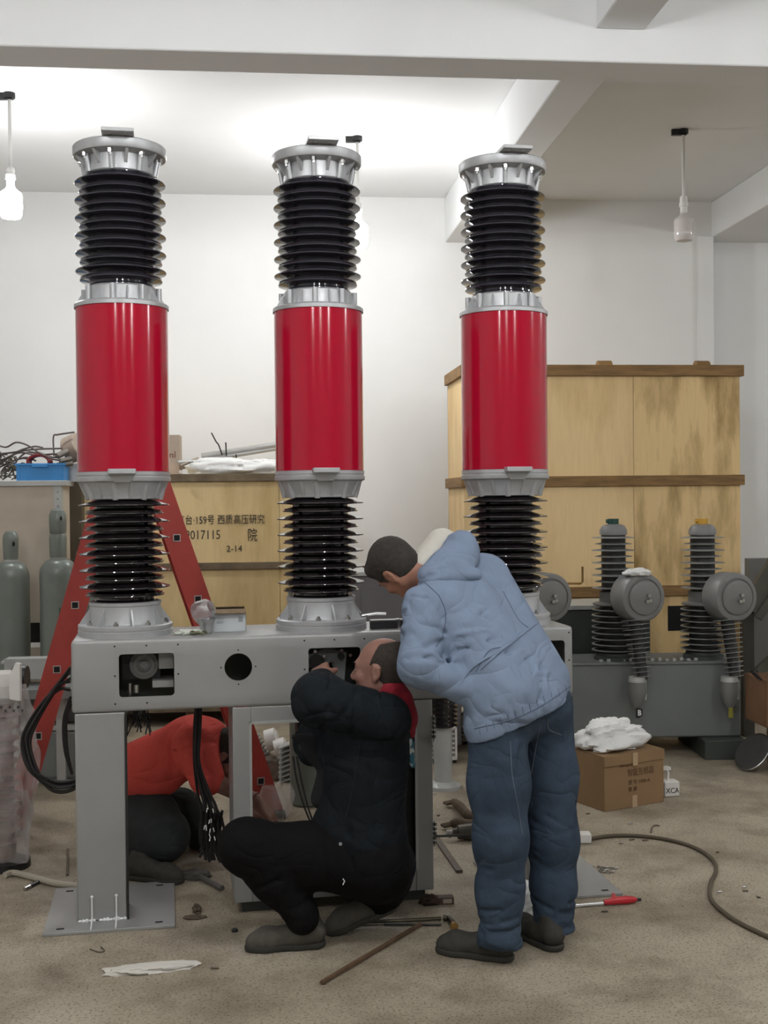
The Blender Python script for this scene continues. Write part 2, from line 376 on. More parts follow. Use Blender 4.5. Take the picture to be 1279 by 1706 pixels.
# mechanism behind each window
for i, cx in enumerate((.278, .9975, 1.835)):
    if i == 0:
        mb = MB().lathe([(.0, 0), (.055, 0), (.055, .01), (.04, .012), (.04, .018), (.028, .018), (.026, .01), (.017, .01), (.016, .022), (.008, .022), (.0, .018)], (cx-.012, .12, .962), 32, Matrix.Rotation(PI/2, 3, 'X'))
        mb.build('bearing_disc', GREYRES, fr)
        m2 = MB().lh((cx-.095, .13, .905), (cx+.05, .16, 1.035)); m2.build('bearing_plate', DARK, fr)
        MB().lh((cx+.045, .07, .95), (cx+.1, .28, 1.03)).build('bracket', SILVER, fr)
        MB().lh((cx+.02, .06, .88), (cx+.1, .28, .905)).build('guide_bar', SILVER, fr); MB().cyl((cx-.065, .06, .85), (cx-.065, .06, .9), .008).build('bolt', STEEL, fr); MB().cyl((cx-.04, .05, .865), (cx-.04, .05, .895), .011).build('bolt', STEEL, fr)
    else:
        m = MB()
        m.prism([(cx-.1, .08, .985), (cx-.02, .08, 1.01), (cx+.06, .08, .99), (cx+.05, .08, .86), (cx+.02, .08, .86), (cx+.0, .08, .95), (cx-.1, .08, .93)], (0, 0, 0), (0, .02, 0))
        m.build('crank_lever', GREYEQ, fr, .003)
        m = MB().cyl((cx-.06, .07, .955), (cx-.06, .1, .955), .03).cyl((cx+.035, .06, .975), (cx+.035, .1, .975), .013).cyl((cx-.02, .05, .905), (cx-.02, .15, .905), .022)
        m.build('pivot_pin', DARK, fr)
        for k in range(5): MB().cyl((cx-.07+.035*k, .05, 1.0-.02*(k % 3)), (cx-.07+.035*k, .08, 1.0-.02*(k % 3)), .007, seg=6).build('bolt', STEEL, fr)
        MB().cyl((cx-.015, .045, .905), (cx-.015, .05, .905), .014).build('bolt', STEEL, fr)
for lx in (.01, 1.775):
    o = MB().lh((lx, .006, .012), (lx+.185, .20, BB)).build('leg', SILVER, fr, .006)
    MB().lh((lx+.185, .0, .012), (lx+.192, .012, BB-.01)).build('edge_flange', DARK, o)
    pl = MB().lh((lx-.117, -.0925, 0), (lx-.117+.48, .4375, .012)).build('base_plate', SILVER, fr, .002)
    for sx, sy in ((.06, .04), (.42, .04), (.06, .48), (.42, .48)):
        MB().lh((lx-.117+sx-.014, -.0925+sy-.007, .0118), (lx-.117+sx+.014, -.0925+sy+.007, .0128)).build('bolt_slot', HOLE, pl)
    w = MB()
    for k in range(14):
        if k not in (5,): w.ball((lx+.01+k*.0128, .003, .016), (.008, .006, .005+.002*(k % 3)), 8, 5)
    w.build('weld_seam', WELD, o)
    for k in (.055, .145):
        w = MB().tube([(lx+k, -.004, .105), (lx+k, -.004, .03), (lx+k, -.055, .016), (lx+k, -.088, .014)], .0032).ball((lx+k, -.003, .107), .006, 8, 6)
        w.build('weld_strip', WELD, o)

# ------------------------------------------------------------ control cabinet below the beam
cb = thing('control_cabinet', 'open silver control cabinet hanging under the middle of the beam', 'cabinet', mf(.60, 0), MT)
cw, cd, ct, cbz = .785, .34, BB, .045
f = MB()
f.lh((0, 0, cbz), (.07, .012, ct)); f.lh((cw-.07, 0, cbz), (cw, .012, ct))
f.lh((.07, 0, cbz), (cw-.07, .012, cbz+.085)); f.lh((.07, 0, ct-.06), (cw-.07, .012, ct))
f.build('front_frame', SILVER, cb, .003)
f = MB().lh((.062, -.006, ct-.066), (cw-.062, .002, ct-.056)).lh((.062, -.006, cbz+.08), (cw-.062, .002, cbz+.09)).lh((.062, -.006, cbz+.08), (.072, .002, ct-.056)).lh((cw-.072, -.006, cbz+.08), (cw-.062, .002, ct-.056))
f.build('door_seal_lip', LIGHTM, cb)
MB().lh((0, .012, cbz), (.006, cd, ct)).build('side_panel', SILVER, cb)
MB().lh((cw-.006, .012, cbz), (cw, cd, ct)).build('side_panel', SILVER, cb)
MB().lh((.006, .012, cbz), (cw-.006, cd, cbz+.006)).build('bottom_panel', SILVER, cb)
MB().lh((cw-.10, .10, cbz+.02), (cw-.012, cd, ct-.02)).build('equipment_plate', DARK, cb)
for fx in (.03, cw-.16): MB().lh((fx, .03, 0), (fx+.13, .30, cbz)).build('foot', GREYDK, cb)
for z in (ct-.11, .27):
    h = MB()
    for k in range(5): h.cyl((cw+.004, -.006, z-.04+k*.018), (cw+.004, -.006, z-.028+k*.018), .009, seg=10)
    h.cyl((cw+.004, -.006, z-.05), (cw+.004, -.006, z+.05), .004, seg=8); h.build('hinge', STEEL, cb)
MB().tube(smooth_path([(cw+.006, -.01, .26), (cw+.12, -.03, .262), (cw+.16, -.04, .255), (cw+.20, -.07, .225)], 5), .005).build('stay_rod', DARK, cb)
m = MB()
for k in range(9): m.lh((cw-.105, .11+.02*k, .2+.05*(k % 4)), (cw-.1, .125+.02*k, .3+.05*(k % 5)))
m.build('terminal_strip', BLACKPL, cb)
m = MB()
for k in range(6): m.lh((.30+.02*k, .16, .60+.01*(k % 3)), (.315+.02*k, .2, .68))
m.lh((.27, .20, .56), (.5, .3, ct-.01)); m.build('relay_block', BLACKPL, cb)

# ------------------------------------------------------------ poles
def gusset(mb, r0, r1, z0, z1, a, w=.007):
    c, s_ = math.cos(a), math.sin(a); q = (-s_*w/2, c*w/2)
    tri = [(r0-.01, z0), (r1, z0), (r1, z0+(z1-z0)*.12), (r0, z1), (r0-.01, z1)]
    mb.prism([(r*c+q[0], r*s_+q[1], z) for r, z in tri], (0, 0, 0), (-2*q[0], -2*q[1], 0))
def shed_profile(z0, z1, core, big, small, n, first_big=True, up=True):
    # n pairs of sheds, alternating diameters; sheds slope down from the core
    p = [(core+.006, z0), (core+.006, z0+.008), (core, z0+.014)]; L_ = (z1-z0-.03)/(2*n)
    for k in range(2*n):
        zc = z0+.016+L_*(k+.45); r = big if (k % 2 == 1) == first_big else small
        p += [(core, zc-.009), (core+.012, zc-.006), (r-.006, zc-.0035), (r-.001, zc-.0025), (r, zc), (r-.001, zc+.0022), (r-.008, zc+.0035), (core+.035, zc+.010), (core+.012, zc+.016), (core+.001, zc+.019)]
    p += [(core, z1-.012), (core+.005, z1-.006), (core+.005, z1)]
    return p
def make_pole():
    t = thing('pole_column', '', 'high voltage pole', (0, 0, 0), MT, 'red breaker poles on the beam')
    z = BT
    # base casting
    o = MB().lathe([(.0, z), (.184, z), (.184, z+.02), (.181, z+.021), (.181, z+.026), (.183, z+.027), (.183, z+.04), (.178, z+.044), (.142, z+.046), (.14, z+.05), (.137, z+.115), (.14, z+.118), (.14, z+.13), (.128, z+.132), (.12, z+.125), (.0, z+.12)], seg=64).build('base_flange', ALU, t)
    g = MB()
    for k in range(8): gusset(g, .139, .176, z+.044, z+.105, 2*PI*(k+.25)/8)
    g.build('gusset', ALU, o)
    b = MB()
    for k in range(8):
        a = 2*PI*(k+.75)/8; c = (.16*math.cos(a), .16*math.sin(a))
        b.cyl((c[0], c[1], z+.044), (c[0], c[1], z+.054), .011, seg=6).cyl((c[0], c[1], z+.05), (c[0], c[1], z+.062), .006, seg=8)
    b.build('bolt', STEEL, o)
    MB().lathe(shed_profile(z+.125, z+.54, .112, .176, .153, 6), seg=72).build('lower_insulator', PORC, t)
    # middle casting
    z2 = 1.605
    o = MB().lathe([(.0, z2), (.140, z2), (.144, z2+.003), (.145, z2+.016), (.172, z2+.066), (.182, z2+.070), (.183, z2+.072), (.183, z2+.086), (.178, z2+.088), (.178, z2+.092), (.181, z2+.094), (.181, z2+.107), (.0, z2+.108)], seg=64).build('middle_casting', ALU, t)
    g = MB()
    for k in range(8):
        a = 2*PI*(k+.25)/8; g.cyl((.146*math.cos(a), .146*math.sin(a), z2+.01), (.170*math.cos(a), .170*math.sin(a), z2+.068), .006, seg=8)
        a = 2*PI*(k+.75)/8; g.cyl((.141*math.cos(a), .141*math.sin(a), z2+.0), (.160*math.cos(a), .160*math.sin(a), z2+.068), .012, seg=10)
    g.build('rib', ALU, o)
    MB().lh((-.052, -.222, z2+.096), (.052, -.165, z2+.116)).build('terminal_pad', ALU, t, .003)
    MB().prism([(-.048, -.192, z2+.096), (.048, -.192, z2+.096), (.03, -.186, z2+.066), (-.03, -.186, z2+.066)], (0, 0, 0), (0, .02, 0)).build('pad_bracket', ALU, t)
    # red housing
    MB().lathe([(.0, 1.713), (.178, 1.713), (.178, 2.352), (.0, 2.352)], seg=96).build('red_housing', REDC, t)
    # upper adapter
    z3 = 2.352
    o = MB().lathe([(.0, z3), (.183, z3), (.183, z3+.014), (.176, z3+.02), (.142, z3+.024), (.14, z3+.03), (.138, z3+.078), (.133, z3+.084), (.0, z3+.084)], seg=64).build('upper_adapter', ALU, t)
    g = MB()
    for k in range(8): gusset(g, .139, .172, z3+.02, z3+.075, 2*PI*(k+.25)/8)
    for k in range(8):
        a = 2*PI*(k+.75)/8; g.cyl((.148*math.cos(a), .148*math.sin(a), z3+.02), (.148*math.cos(a), .148*math.sin(a), z3+.08), .011, seg=10)
    g.build('rib', ALU, o)
    MB().lathe(shed_profile(z3+.08, 2.875, .122, .176, .160, 6, first_big=True), seg=72).build('upper_insulator', PORC_FLARE, t)
    # top cap
    z4 = 2.872
    o = MB().lathe([(.0, z4), (.130, z4), (.134, z4+.004), (.134, z4+.065), (.165, z4+.072), (.178, z4+.073), (.181, z4+.078), (.181, z4+.108), (.176, z4+.113), (.0, z4+.113)], seg=64).build('top_flange', ALU, t)
    g = MB()
    for k in range(8):
        a = 2*PI*(k+.25)/8; c, s_ = math.cos(a), math.sin(a); q = (-s_*.006, c*.006)
        g.prism([(r*c+q[0], r*s_+q[1], zz) for r, zz in [(.13, z4+.072), (.17, z4+.072), (.136, z4+.025), (.13, z4+.025)]], (0, 0, 0), (-2*q[0], -2*q[1], 0))
    for k in range(8):
        a = 2*PI*(k+.75)/8; c, s_ = .15*math.cos(a), .15*math.sin(a)
        g.cyl((.137*math.cos(a), .137*math.sin(a), z4-.0), (c, s_, z4+.066), .010, seg=10)
    g.build('rib', ALU, o)
    g = MB()
    for k in range(8):
        a = 2*PI*(k+.75)/8; c, s_ = .156*math.cos(a), .156*math.sin(a)
        g.cyl((c, s_, z4+.056), (c, s_, z4+.072), .011, seg=6).cyl((c, s_, z4+.046), (c, s_, z4+.06), .006, seg=8)
    g.build('bolt', STEEL, o)
    m = MB().lh((-.06, -.235, z4+.113), (.06, -.05, z4+.127)).lh((-.04, -.1, z4+.113), (.04, .02, z4+.123))
    o = m.build('top_terminal', ALU, t, .002)
    m = MB()
    for x in (-.03, .03):
        for y in (-.21, -.175): m.cyl((x, y, z4+.1115), (x, y, z4+.1128), .007, seg=12)
    m.build('terminal_hole', STEEL, o)
    return t
P0 = make_pole()
for i, l in enumerate(('leftmost of the three red and black poles, beside the red ladder', 'middle red and black pole with the lit bulb behind its top', 'rightmost red and black pole in front of the tall yellow crate')):
    t = P0 if i == 0 else copy_tree(P0)
    t.location = mf(.195+.778*i, .209); t['label'] = l

# bits lying on the beam
t = thing('carton', 'small open pale grey carton on the beam right of the left pole', 'box', mf(.60, .20, BT), MT)
m = MB().lh((-.065, -.05, 0), (.065, -.047, .078)).lh((-.065, .047, 0), (.065, .05, .078)).lh((-.065, -.05, 0), (-.062, .05, .078)).lh((.062, -.05, 0), (.065, .05, .078)).lh((-.065, -.05, 0), (.065, .05, .003))
m.build('box_body', mat('grey_card', (.50, .52, .53), .7), t)
m = MB().box((0, -.045, .082), (.128, .05, .003), Matrix.Rotation(.25, 3, 'X')).box((0, .05, .085), (.128, .045, .003), Matrix.Rotation(-.4, 3, 'X')); m.build('flap', mat('brown_torn_card', (.2, .13, .06), .8, var=.4, vs=60), t)
m = MB()
for k in range(4): m.lh((-.05, -.0515, .055-.006*k), (-.05+.03-.004*(k % 2), -.0505, .057-.006*k))
m.lh((.035, -.0515, .04), (.052, -.0505, .06)); m.build('printed_text', mat('grey_print', (.25, .27, .28), .8), t)
t = thing('drinking_glass', 'clear plastic cup lying stacked on the beam by the small carton', 'cup', mf(.507, .12, BT), MT)
GL = mat('smoky_clear_plastic', (.50, .51, .52), .08, .6, alpha=.5, spec=.9, bump=.4, bs=40)
m = MB().lathe([(.022, .0), (.024, .002), (.028, .035), (.04, .06), (.036, .06), (.024, .036), (.02, .004), (.0, .004)], seg=28); m.build('cup_base', GL, t)
m = MB().lathe([(.045, -.035), (.05, -.02), (.044, .02), (.03, .035), (.0, .038)], (-.005, .01, .088), 28, Matrix.Rotation(1.1, 3, 'Y') @ Matrix.Rotation(.5, 3, 'X')); m.build('cup_body', GL, t)
tag(MB().tube(smooth_path([mf(.475, .05, BT+.012)+Vector((0.03*math.cos(a)*1.0, .02*math.sin(a), .004*math.sin(3*a))) for a in np.linspace(0, 5.5, 9)], 4), .005).build('wire_offcut', mat('olive_metal', (.15, .15, .09), .5, .5), None), 'short curled greenish wire piece on the beam by the left pole', 'wire')
def crumple(name, c, size, m, amp=.3, seg=18, rings=10, rz=0, seed=1, parent=None):
    seg *= 2; rings *= 2
    rnd = np.random.RandomState(seed); mb = MB().ball((0, 0, 0), 1, seg, rings); vs = np.array(mb.v)
    k = np.ones(len(vs)); 
    for i in range(9):
        f_ = rnd.randn(3)*(1.6+.9*i); k += amp*(.55/(1+.35*i))*(np.abs(np.sin(vs @ f_+rnd.rand()*6))-.5)
    vs = np.sign(vs)*np.abs(vs)**.85*k[:, None]*np.array(size)/2
    vs[:, 2] = np.maximum(vs[:, 2], -size[2]*.32) + size[2]*.32
    R = np.array(Matrix.Rotation(rz, 3, 'Z')); vs = vs @ R.T
    mb.v = [tuple(v + np.array(c)) for v in vs]
    return mb.build(name, m, parent, 0, 60)
tag(crumple('plastic_bag', mf(.44, .11, BT), (.10, .05, .022), mat('green_white_wrap', (.55, .58, .5), .4), .5, seed=3, rz=.3), 'crumpled greenish white wrapper on the beam by the left pole', 'wrapper')
t = thing('clamp', 'black and chrome clamp bar on the beam right of the middle pole', 'tool', mf(1.25, .12, BT), MT)
MB().lh((-.09, -.02, 0), (.02, .02, .032)).build('body', BLACKPL, t, .003)
MB().lh((.025, -.02, .004), (.16, .02, .034)).build('handle', BLACKPL, t, .004)
MB().lh((-.09, -.021, .030), (.16, .021, .036)).lh((.018, -.022, 0), (.028, .022, .038)).build('chrome_edge', STEEL, t)
MB().tube([(-.12, .03, .05), (-.06, .03, .058), (-.02, .03, .056)], .006).build('rod', STEEL, t)

# black cable coil hung at the left end of the beam
t = thing('cable_coil', 'coil of black cables hanging at the left end of the beam', 'cable')
rnd = random.Random(3)
for k in range(11):
    a = rnd.uniform(-.02, .02); b = rnd.uniform(-.022, .022); yy = 4.80+rnd.uniform(-.03, .03)
    pts = [at(117, 1128+b*900+k, yy), at(100, 1142+b*400, yy), at(78+a*300, 1165, yy), at(52+a*500, 1205, yy), at(41+a*500, 1240+b*300, yy), at(53+a*500, 1282, yy), at(78, 1304+b*400, yy+.02), at(100, 1312+b*500, yy+.03), at(126, 1306+b*400, yy+.04), at(145, 1285, yy+.05)]
    MB().tube(smooth_path(pts, 5), .0048+.0012*rnd.random(), 7).build('cable', RUBBER, t)
for k in range(3):
    MB().tube(smooth_path([at(118, 1160+k*6, 4.83), at(106+2*k, 1200, 4.83), at(108+k*2, 1250, 4.83), at(120, 1290, 4.83)], 5), .006, 7).build('cable', RUBBER, t)
# hanging cable bundles with ferrules
t = thing('cable_bundle', 'bundle of black cables hanging under the beam in front of the crouching red shirt', 'cable')
for k in range(12):
    a = rnd.uniform(-1, 1); b = rnd.uniform(-1, 1); yy = 4.86+.03*b
    xs = 331+5*a
    e = at(352+18*a, 1385+30*b, yy+.02)
    MB().tube(smooth_path([at(xs, 1172, yy), at(329+6*a, 1215, yy), at(328+5*a, 1270, yy), at(340+12*a, 1320, yy), at(350+16*a, 1350, yy), e], 5), .0055, 7).build('cable', RUBBER, t)
    if k % 2 == 0:
        for q in range(2):
            p = at(335+22*rnd.random()+8*a, 1345+50*rnd.random(), yy-.05); d = Vector((rnd.uniform(-.3, .3), 0, -1))*.016
            MB().cyl(p, p+d, .0022, seg=6).build('ferrule', WELD, t)
m = MB()
for k in range(26):
    p = at(350+rnd.uniform(-16, 22), 1345+rnd.uniform(0, 20), 4.9); q = at(350+rnd.uniform(-18, 22), 1425+rnd.uniform(-10, 12), 4.92)
    m.tube(smooth_path([p, (p+q)/2+Vector((rnd.uniform(-.02, .02), 0, 0)), q], 4), .006, 6)
o = m.build('wire_tails', RUBBER, t); o['kind'] = 'stuff'
t = thing('wire_bunch', 'bunch of thin black wires hanging below the first window of the beam', 'cable')
m = MB()
for k in range(22):
    x = 232+rnd.uniform(-12, 14); p = at(x, 1174, 4.72); q = at(x+rnd.uniform(-14, 18), 1195+rnd.uniform(0, 32), 4.70)
    m.tube(smooth_path([p, (p+q)/2+Vector((rnd.uniform(-.015, .015), 0, 0)), q], 4), .0028, 6)
m.build('wire', RUBBER, t)['kind'] = 'stuff'
t = thing('loose_cable', 'pair of thin black cables hanging down inside the cabinet opening', 'cable')
for k in range(2):
    MB().tube(smooth_path([at(488+6*k, 1260, 4.72), at(494+8*k, 1300, 4.71), at(507+6*k, 1345, 4.70), at(520+4*k, 1378, 4.70), at(523+4*k, 1400, 4.70)], 5), .004, 6).build('cable', RUBBER, t)

# ------------------------------------------------------------ red stepladder
t = thing('stepladder', 'tall red fibreglass stepladder standing open behind the left pole', 'ladder')
A0 = at(16, 1396, 5.73); A0.z = .0; B0 = at(456, 1368, 6.0); B0.z = 0
# apex from the two rail lines
ap = at(220, 716, 5.86)
off = Vector((-.10, .42, 0))
def bar(mb, a, b, wdir, w, th):
    a = Vector(a); b = Vector(b); wd_ = Vector(wdir); z = (b-a).normalized(); wd_ = (wd_-z*wd_.dot(z)).normalized(); n = z.cross(wd_)
    vs = [p+wd_*sx*w/2+n*sy*th/2 for p in (a, b) for sx, sy in ((-1, -1), (1, -1), (1, 1), (-1, 1))]
    mb.add(vs, [(3, 2, 1, 0), (4, 5, 6, 7), (0, 1, 5, 4), (1, 2, 6, 5), (2, 3, 7, 6), (3, 0, 4, 7)]); return mb
ladir = (B0-A0).normalized()
for base, sgn, hs in ((A0, 1, (1339, 1226, 1115, 1008)), (B0, -1, (1301, 1200, 1098, 998, 896))):
    tp = ap + ladir*(-.035*sgn)
    for j in (0, 1):
        o_ = off*j
        mb = bar(MB(), base+o_, tp+o_*.75, ladir, .116, .006)      # web of the channel
        n = -off.normalized()*(-1 if j else 1)
        zdir = (tp-base).normalized(); wv = (ladir - zdir*ladir.dot(zdir)).normalized()
        for e in (-1, 1): bar(mb, base+o_+wv*e*.056-n*.014, tp+o_*.75+wv*e*.056-n*.014, ladir, .005, .034)
        mb.build('rail', LADDER, t)
        MB().box(base+o_+Vector((0, 0, .02)), (.12, .05, .04)).build('foot', BLACKPL, t, .004)
    for hy in hs:
        f_ = None
        lo, hi = 0.0, 1.0
        for _ in range(30):
            mid = (lo+hi)/2; p = base.lerp(tp, mid); v = CR.transposed() @ (p-Vector((0, 0, CZ))); yy = H_/2 - F*v.y/(-v.z)
            if yy > hy: lo = mid
            else: hi = mid
        p = base.lerp(tp, mid); q = p+off*(1-.25*mid); d = (q-p).normalized(); p2 = p-d*.008
        R = Matrix((ladir, d, Vector((0, 0, 1)))).transposed()
        R = Matrix.Rotation(0, 3, 'X') @ R
        mb = MB(); L_ = (q-p2).length+.006; c = p2+d*L_/2
        for ox, oz, sx, sz in ((0, .016, .036, .004), (0, -.016, .036, .004), (.016, 0, .004, .036), (-.016, 0, .004, .036)):
            mb.box(c+R @ Vector((ox, 0, oz)), (sx, L_, sz), R)
        r_ = mb.build('rung', mat('rung_aluminium', (.55, .52, .5), .4, .6), t)
        MB().box(p2+d*.0015, (.028, .003, .028), R).build('rung_hole', HOLE, r_)
MB().box(ap+off*.37+Vector((0, 0, .01)), (.2, .40, .03), Matrix.Rotation(MT, 3, 'Z')).build('top_cap', LADDER, t, .005)
# ------------------------------------------------------------ plywood crates
def crate(name, label, org, w, dpt, h, rails, panels, mrail, mats, over=.025, seam=None, skid=.10, side=True):
    t = thing(name, label, 'crate', org, RT)
    k = 0
    zs = [skid] + panels + [h]
    xs = [0] + (seam or []) + [w]
    for i in range(len(zs)-1):
        for j in range(len(xs)-1):
            MB().lh((xs[j]+.0015, 0, zs[i]+.0015), (xs[j+1]-.0015, .014, zs[i+1]-.0015)).build('panel', mats[k % len(mats)], t); k += 1
    for i in range(len(zs)-1):
        MB().lh((0, .016, zs[i]), (.014, dpt, zs[i+1]-.002)).build('side_panel', mats[0], t)
        MB().lh((w-.014, .016, zs[i]), (w, dpt, zs[i+1]-.002)).build('side_panel', mats[1 % len(mats)], t)
    MB().lh((0, dpt-.014, skid), (w, dpt, h)).build('back_panel', mats[0], t)
    MB().lh((0, 0, h-.014), (w, dpt, h)).build('lid', mats[0], t)
    for z0, z1 in rails:
        MB().lh((-over, -over, z0), (w+over, -.001, z1)).build('rail', mrail, t, .003)
        MB().lh((-over, .0, z0), (-.001, dpt, z1)).build('side_rail', mrail, t, .003)
        MB().lh((w+.001, .0, z0), (w+over, dpt, z1)).build('side_rail', mrail, t, .003)
    for x in (.1, w/2, w-.1): MB().lh((x-.05, .02, 0), (x+.05, dpt-.02, skid)).build('skid', mrail, t)
    return t
big = crate('plywood_crate', 'tall yellow stained plywood crate behind the right pole', (.5725, 8.53, 0), 2.03, .74, 2.54,
            [(2.46, 2.54), (1.67, 1.745), (.875, .95), (.10, .18)], [.91, 1.705], RAILW, [PLY, PLY2, PLY, PLY2, PLY, PLY2], seam=[1.235])
MB().lh((1.48, -.004, .62), (1.64, .002, .80)).build('hand_hole', HOLE, big)
for x in (.98, 1.72):
    MB().lathe([(0, -.06), (.06, -.05), (.06, .05), (0, .06)], (x+.1, .2, 2.535), 16, Matrix.Rotation(PI/2, 3, 'Y') ).build('timber_block', RAILW, big)
small = crate('plywood_crate', 'low plywood crate with handwritten marker text between the left and middle poles', (-2.22, 8.42, 0), 1.70, .8, 1.785,
              [(1.73, 1.785), (1.105, 1.155), (.1, .17)], [1.13], RAILG, [PLYL, PLYL, PLYL, PLYL], seam=[1.48])
# handwriting, in the crate's own frame
def onc(px, py):
    q = small.location; p = at(px, py, 8.6)
    for _ in range(3):
        lx = (p-q).dot(uw); yy = (q+uw*lx).y - .004; p = at(px, py, yy)
    return Vector(((p-q).dot(uw), -.002, p.z))
for s_, px, py, sz, sx in (('北览台·159号 西质高压研究', 281, 873, .073, .77), ('院', 412, 900, .10, .72), ('159017115', 291, 899, .092, .78), ('2-14', 377, 919, .062, 1.0)):
    text('marker_writing', s_, sz, INK, small, onc(px, py), (PI/2, 0, random.uniform(-.02, .02)), sx)

# things heaped on the low crate
def pz(px, py, Y, z): p = at(px, py, Y); p.z = z; return p
t = thing('carton', 'upright pale brown carton on the crate beside the left pole', 'box', pz(275, 750, 8.72, 1.785), RT)
MB().lh((-.12, -.09, 0), (.11, .15, .285)).build('box_body', CARDL, t)
MB().lh((-.03, -.092, 0), (-.02, -.089, .285)).lh((-.122, -.092, .10), (-.118, -.08, .18)).build('tape', mat('brown_tape', (.36, .28, .2), .4), t)
text('printed_text', 'ml', .07, mat('dark_red_print', (.15, .05, .04), .8), t, (.015, -.0915, .12))
tag(crumple('cloth_bundle', pz(365, 780, 8.62, 1.785), (.42, .2, .13), CLOTHW, .25, rz=.1, seed=5), 'white wrapped bundle lying on the low crate under the grey tubes', 'bundle')
tag(crumple('cloth_bundle', pz(433, 780, 8.66, 1.785), (.30, .2, .12), CLOTHW, .4, rz=-.1, seed=8), 'white crumpled cloth on the low crate next to the middle pole', 'cloth')
for k, (a, b) in enumerate((((336, 760), (462, 741)), ((345, 766), (462, 747)))):
    tag(MB().cyl(at(*a, 8.72), at(*b, 8.85), .022-.006*k, seg=12).build('metal_tube', mat('dull_tube', (.42, .41, .39), .4, .5), None), ('upper' if k == 0 else 'lower')+' grey tube lying slanted across the white bundles', 'tube')
for i, pts in enumerate((((352, 721), (360, 736), (364, 741), (370, 758)), ((376, 737), (377, 760)), ((393, 757), (394, 764), (396, 770)))):
    tag(MB().tube(smooth_path([at(*q, 8.72) for q in pts], 4), .0055, 6).build('bent_wire', DARK, None), ('kinked', 'short straight', 'small hooked')[i]+' dark wire sticking up from the heap on the low crate', 'wire')
for i, (a, b) in enumerate((((300, 776), (330, 764)), ((296, 770), (334, 768)), ((300, 780), (326, 774)))):
    tag(MB().cyl(at(*a, 8.6), at(*b, 8.7), .012, seg=8).build('metal_rod', mat('mixed_rod', (.25, .2, .16), .5, .5) if i != 1 else LIGHTM, None), ('brown rod at the lower left', 'pale rod at the upper left', 'lowest brown rod')[i]+' of the heap on the low crate', 'rod')
tag(MB().cyl(at(301, 786, 8.4), at(301.1, 786, 8.43), .012, seg=12).build('round_plug', WHITEP, None), 'tiny white round plug on the top rail of the low crate', 'plug')

# left: beige locker with junk on top, dark post
lk = thing('storage_locker', 'beige panelled storage locker behind the gas bottles at the left edge', 'locker', (-3.35, 7.62, 0), RT)
lw = 1.29
MB().lh((0, 0, .82), (lw-.06, .01, 1.70)).build('upper_panel', BEIGEP, lk)
MB().lh((0, 0, .1), (lw-.06, .01, .66)).build('lower_panel', BEIGEP, lk)
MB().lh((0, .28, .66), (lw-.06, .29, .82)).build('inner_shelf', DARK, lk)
MB().lh((-.01, -.015, 1.70), (lw+.02, .3, 1.735)).build('top_board', LIGHTM, lk, .003)
pst = MB().lh((lw-.06, -.006, 0), (lw-.01, .05, 1.70)).build('post', LIGHTM, lk)
m = MB()
for k in range(11): m.cyl((lw-.035, -.0075, 1.66-.045*k), (lw-.035, -.005, 1.66-.045*k), .006, seg=10)
m.build('slot', GREYEQ, pst)
MB().lh((0, .02, .1), (.01, .3, 1.7)).build('side_panel', BEIGEP, lk); MB().lh((lw-.02, .05, .1), (lw-.01, .3, 1.7)).build('side_panel', BEIGEP, lk)
tag(MB().lh((-2.20, 8.30, 0), (-2.09, 8.38, 1.76)).build('timber_post', mat('dark_brown_board', (.10, .075, .045), .7, var=.3, vs=5), None), 'dark brown upright board between the locker and the low crate', 'post')
t = thing('storage_bin', 'bright blue plastic bin on top of the beige locker', 'bin', pz(72, 802, 7.85, 1.735), RT)
m = MB()
for lo, hi in (((-.145, -.1, 0), (.145, .1, .006)), ((-.15, -.106, .0), (.15, -.1, .105)), ((-.15, .1, 0), (.15, .106, .105)), ((-.15, -.1, 0), (-.144, .1, .105)), ((.144, -.1, 0), (.15, .1, .105))): m.lh(lo, hi)
m.build('bin_body', BLUEPL, t)
MB().lh((-.158, -.114, .10), (.158, -.1, .112)).lh((-.158, .1, .10), (.158, .114, .112)).lh((-.158, -.1, .1), (-.148, .1, .112)).lh((.148, -.1, .1), (.158, .1, .112)).build('rim', BLUEPL, t)
MB().lh((-.05, -.122, .085), (.05, -.108, .11)).build('handle', BLUEPL, t, .003)
m = MB()
for x in (-.13, -.07, .07, .13): m.lh((x-.003, -.110, .005), (x+.003, -.106, .1))
m.build('rib', BLUEPL, t)
t = thing('hose_coil', 'dark red coiled hose sticking up out of the blue bin', 'hose')
c = at(66, 770, 7.85)
for k in range(4): MB().tube([c+Vector((.07*math.cos(a)+.0, -.03+.02*k, .045*math.sin(a)-.0)) for a in np.linspace(0, 2*PI, 24)], .010, 7).build('hose_loop', mat('dark_red_hose', (.28, .03, .03), .45), t)
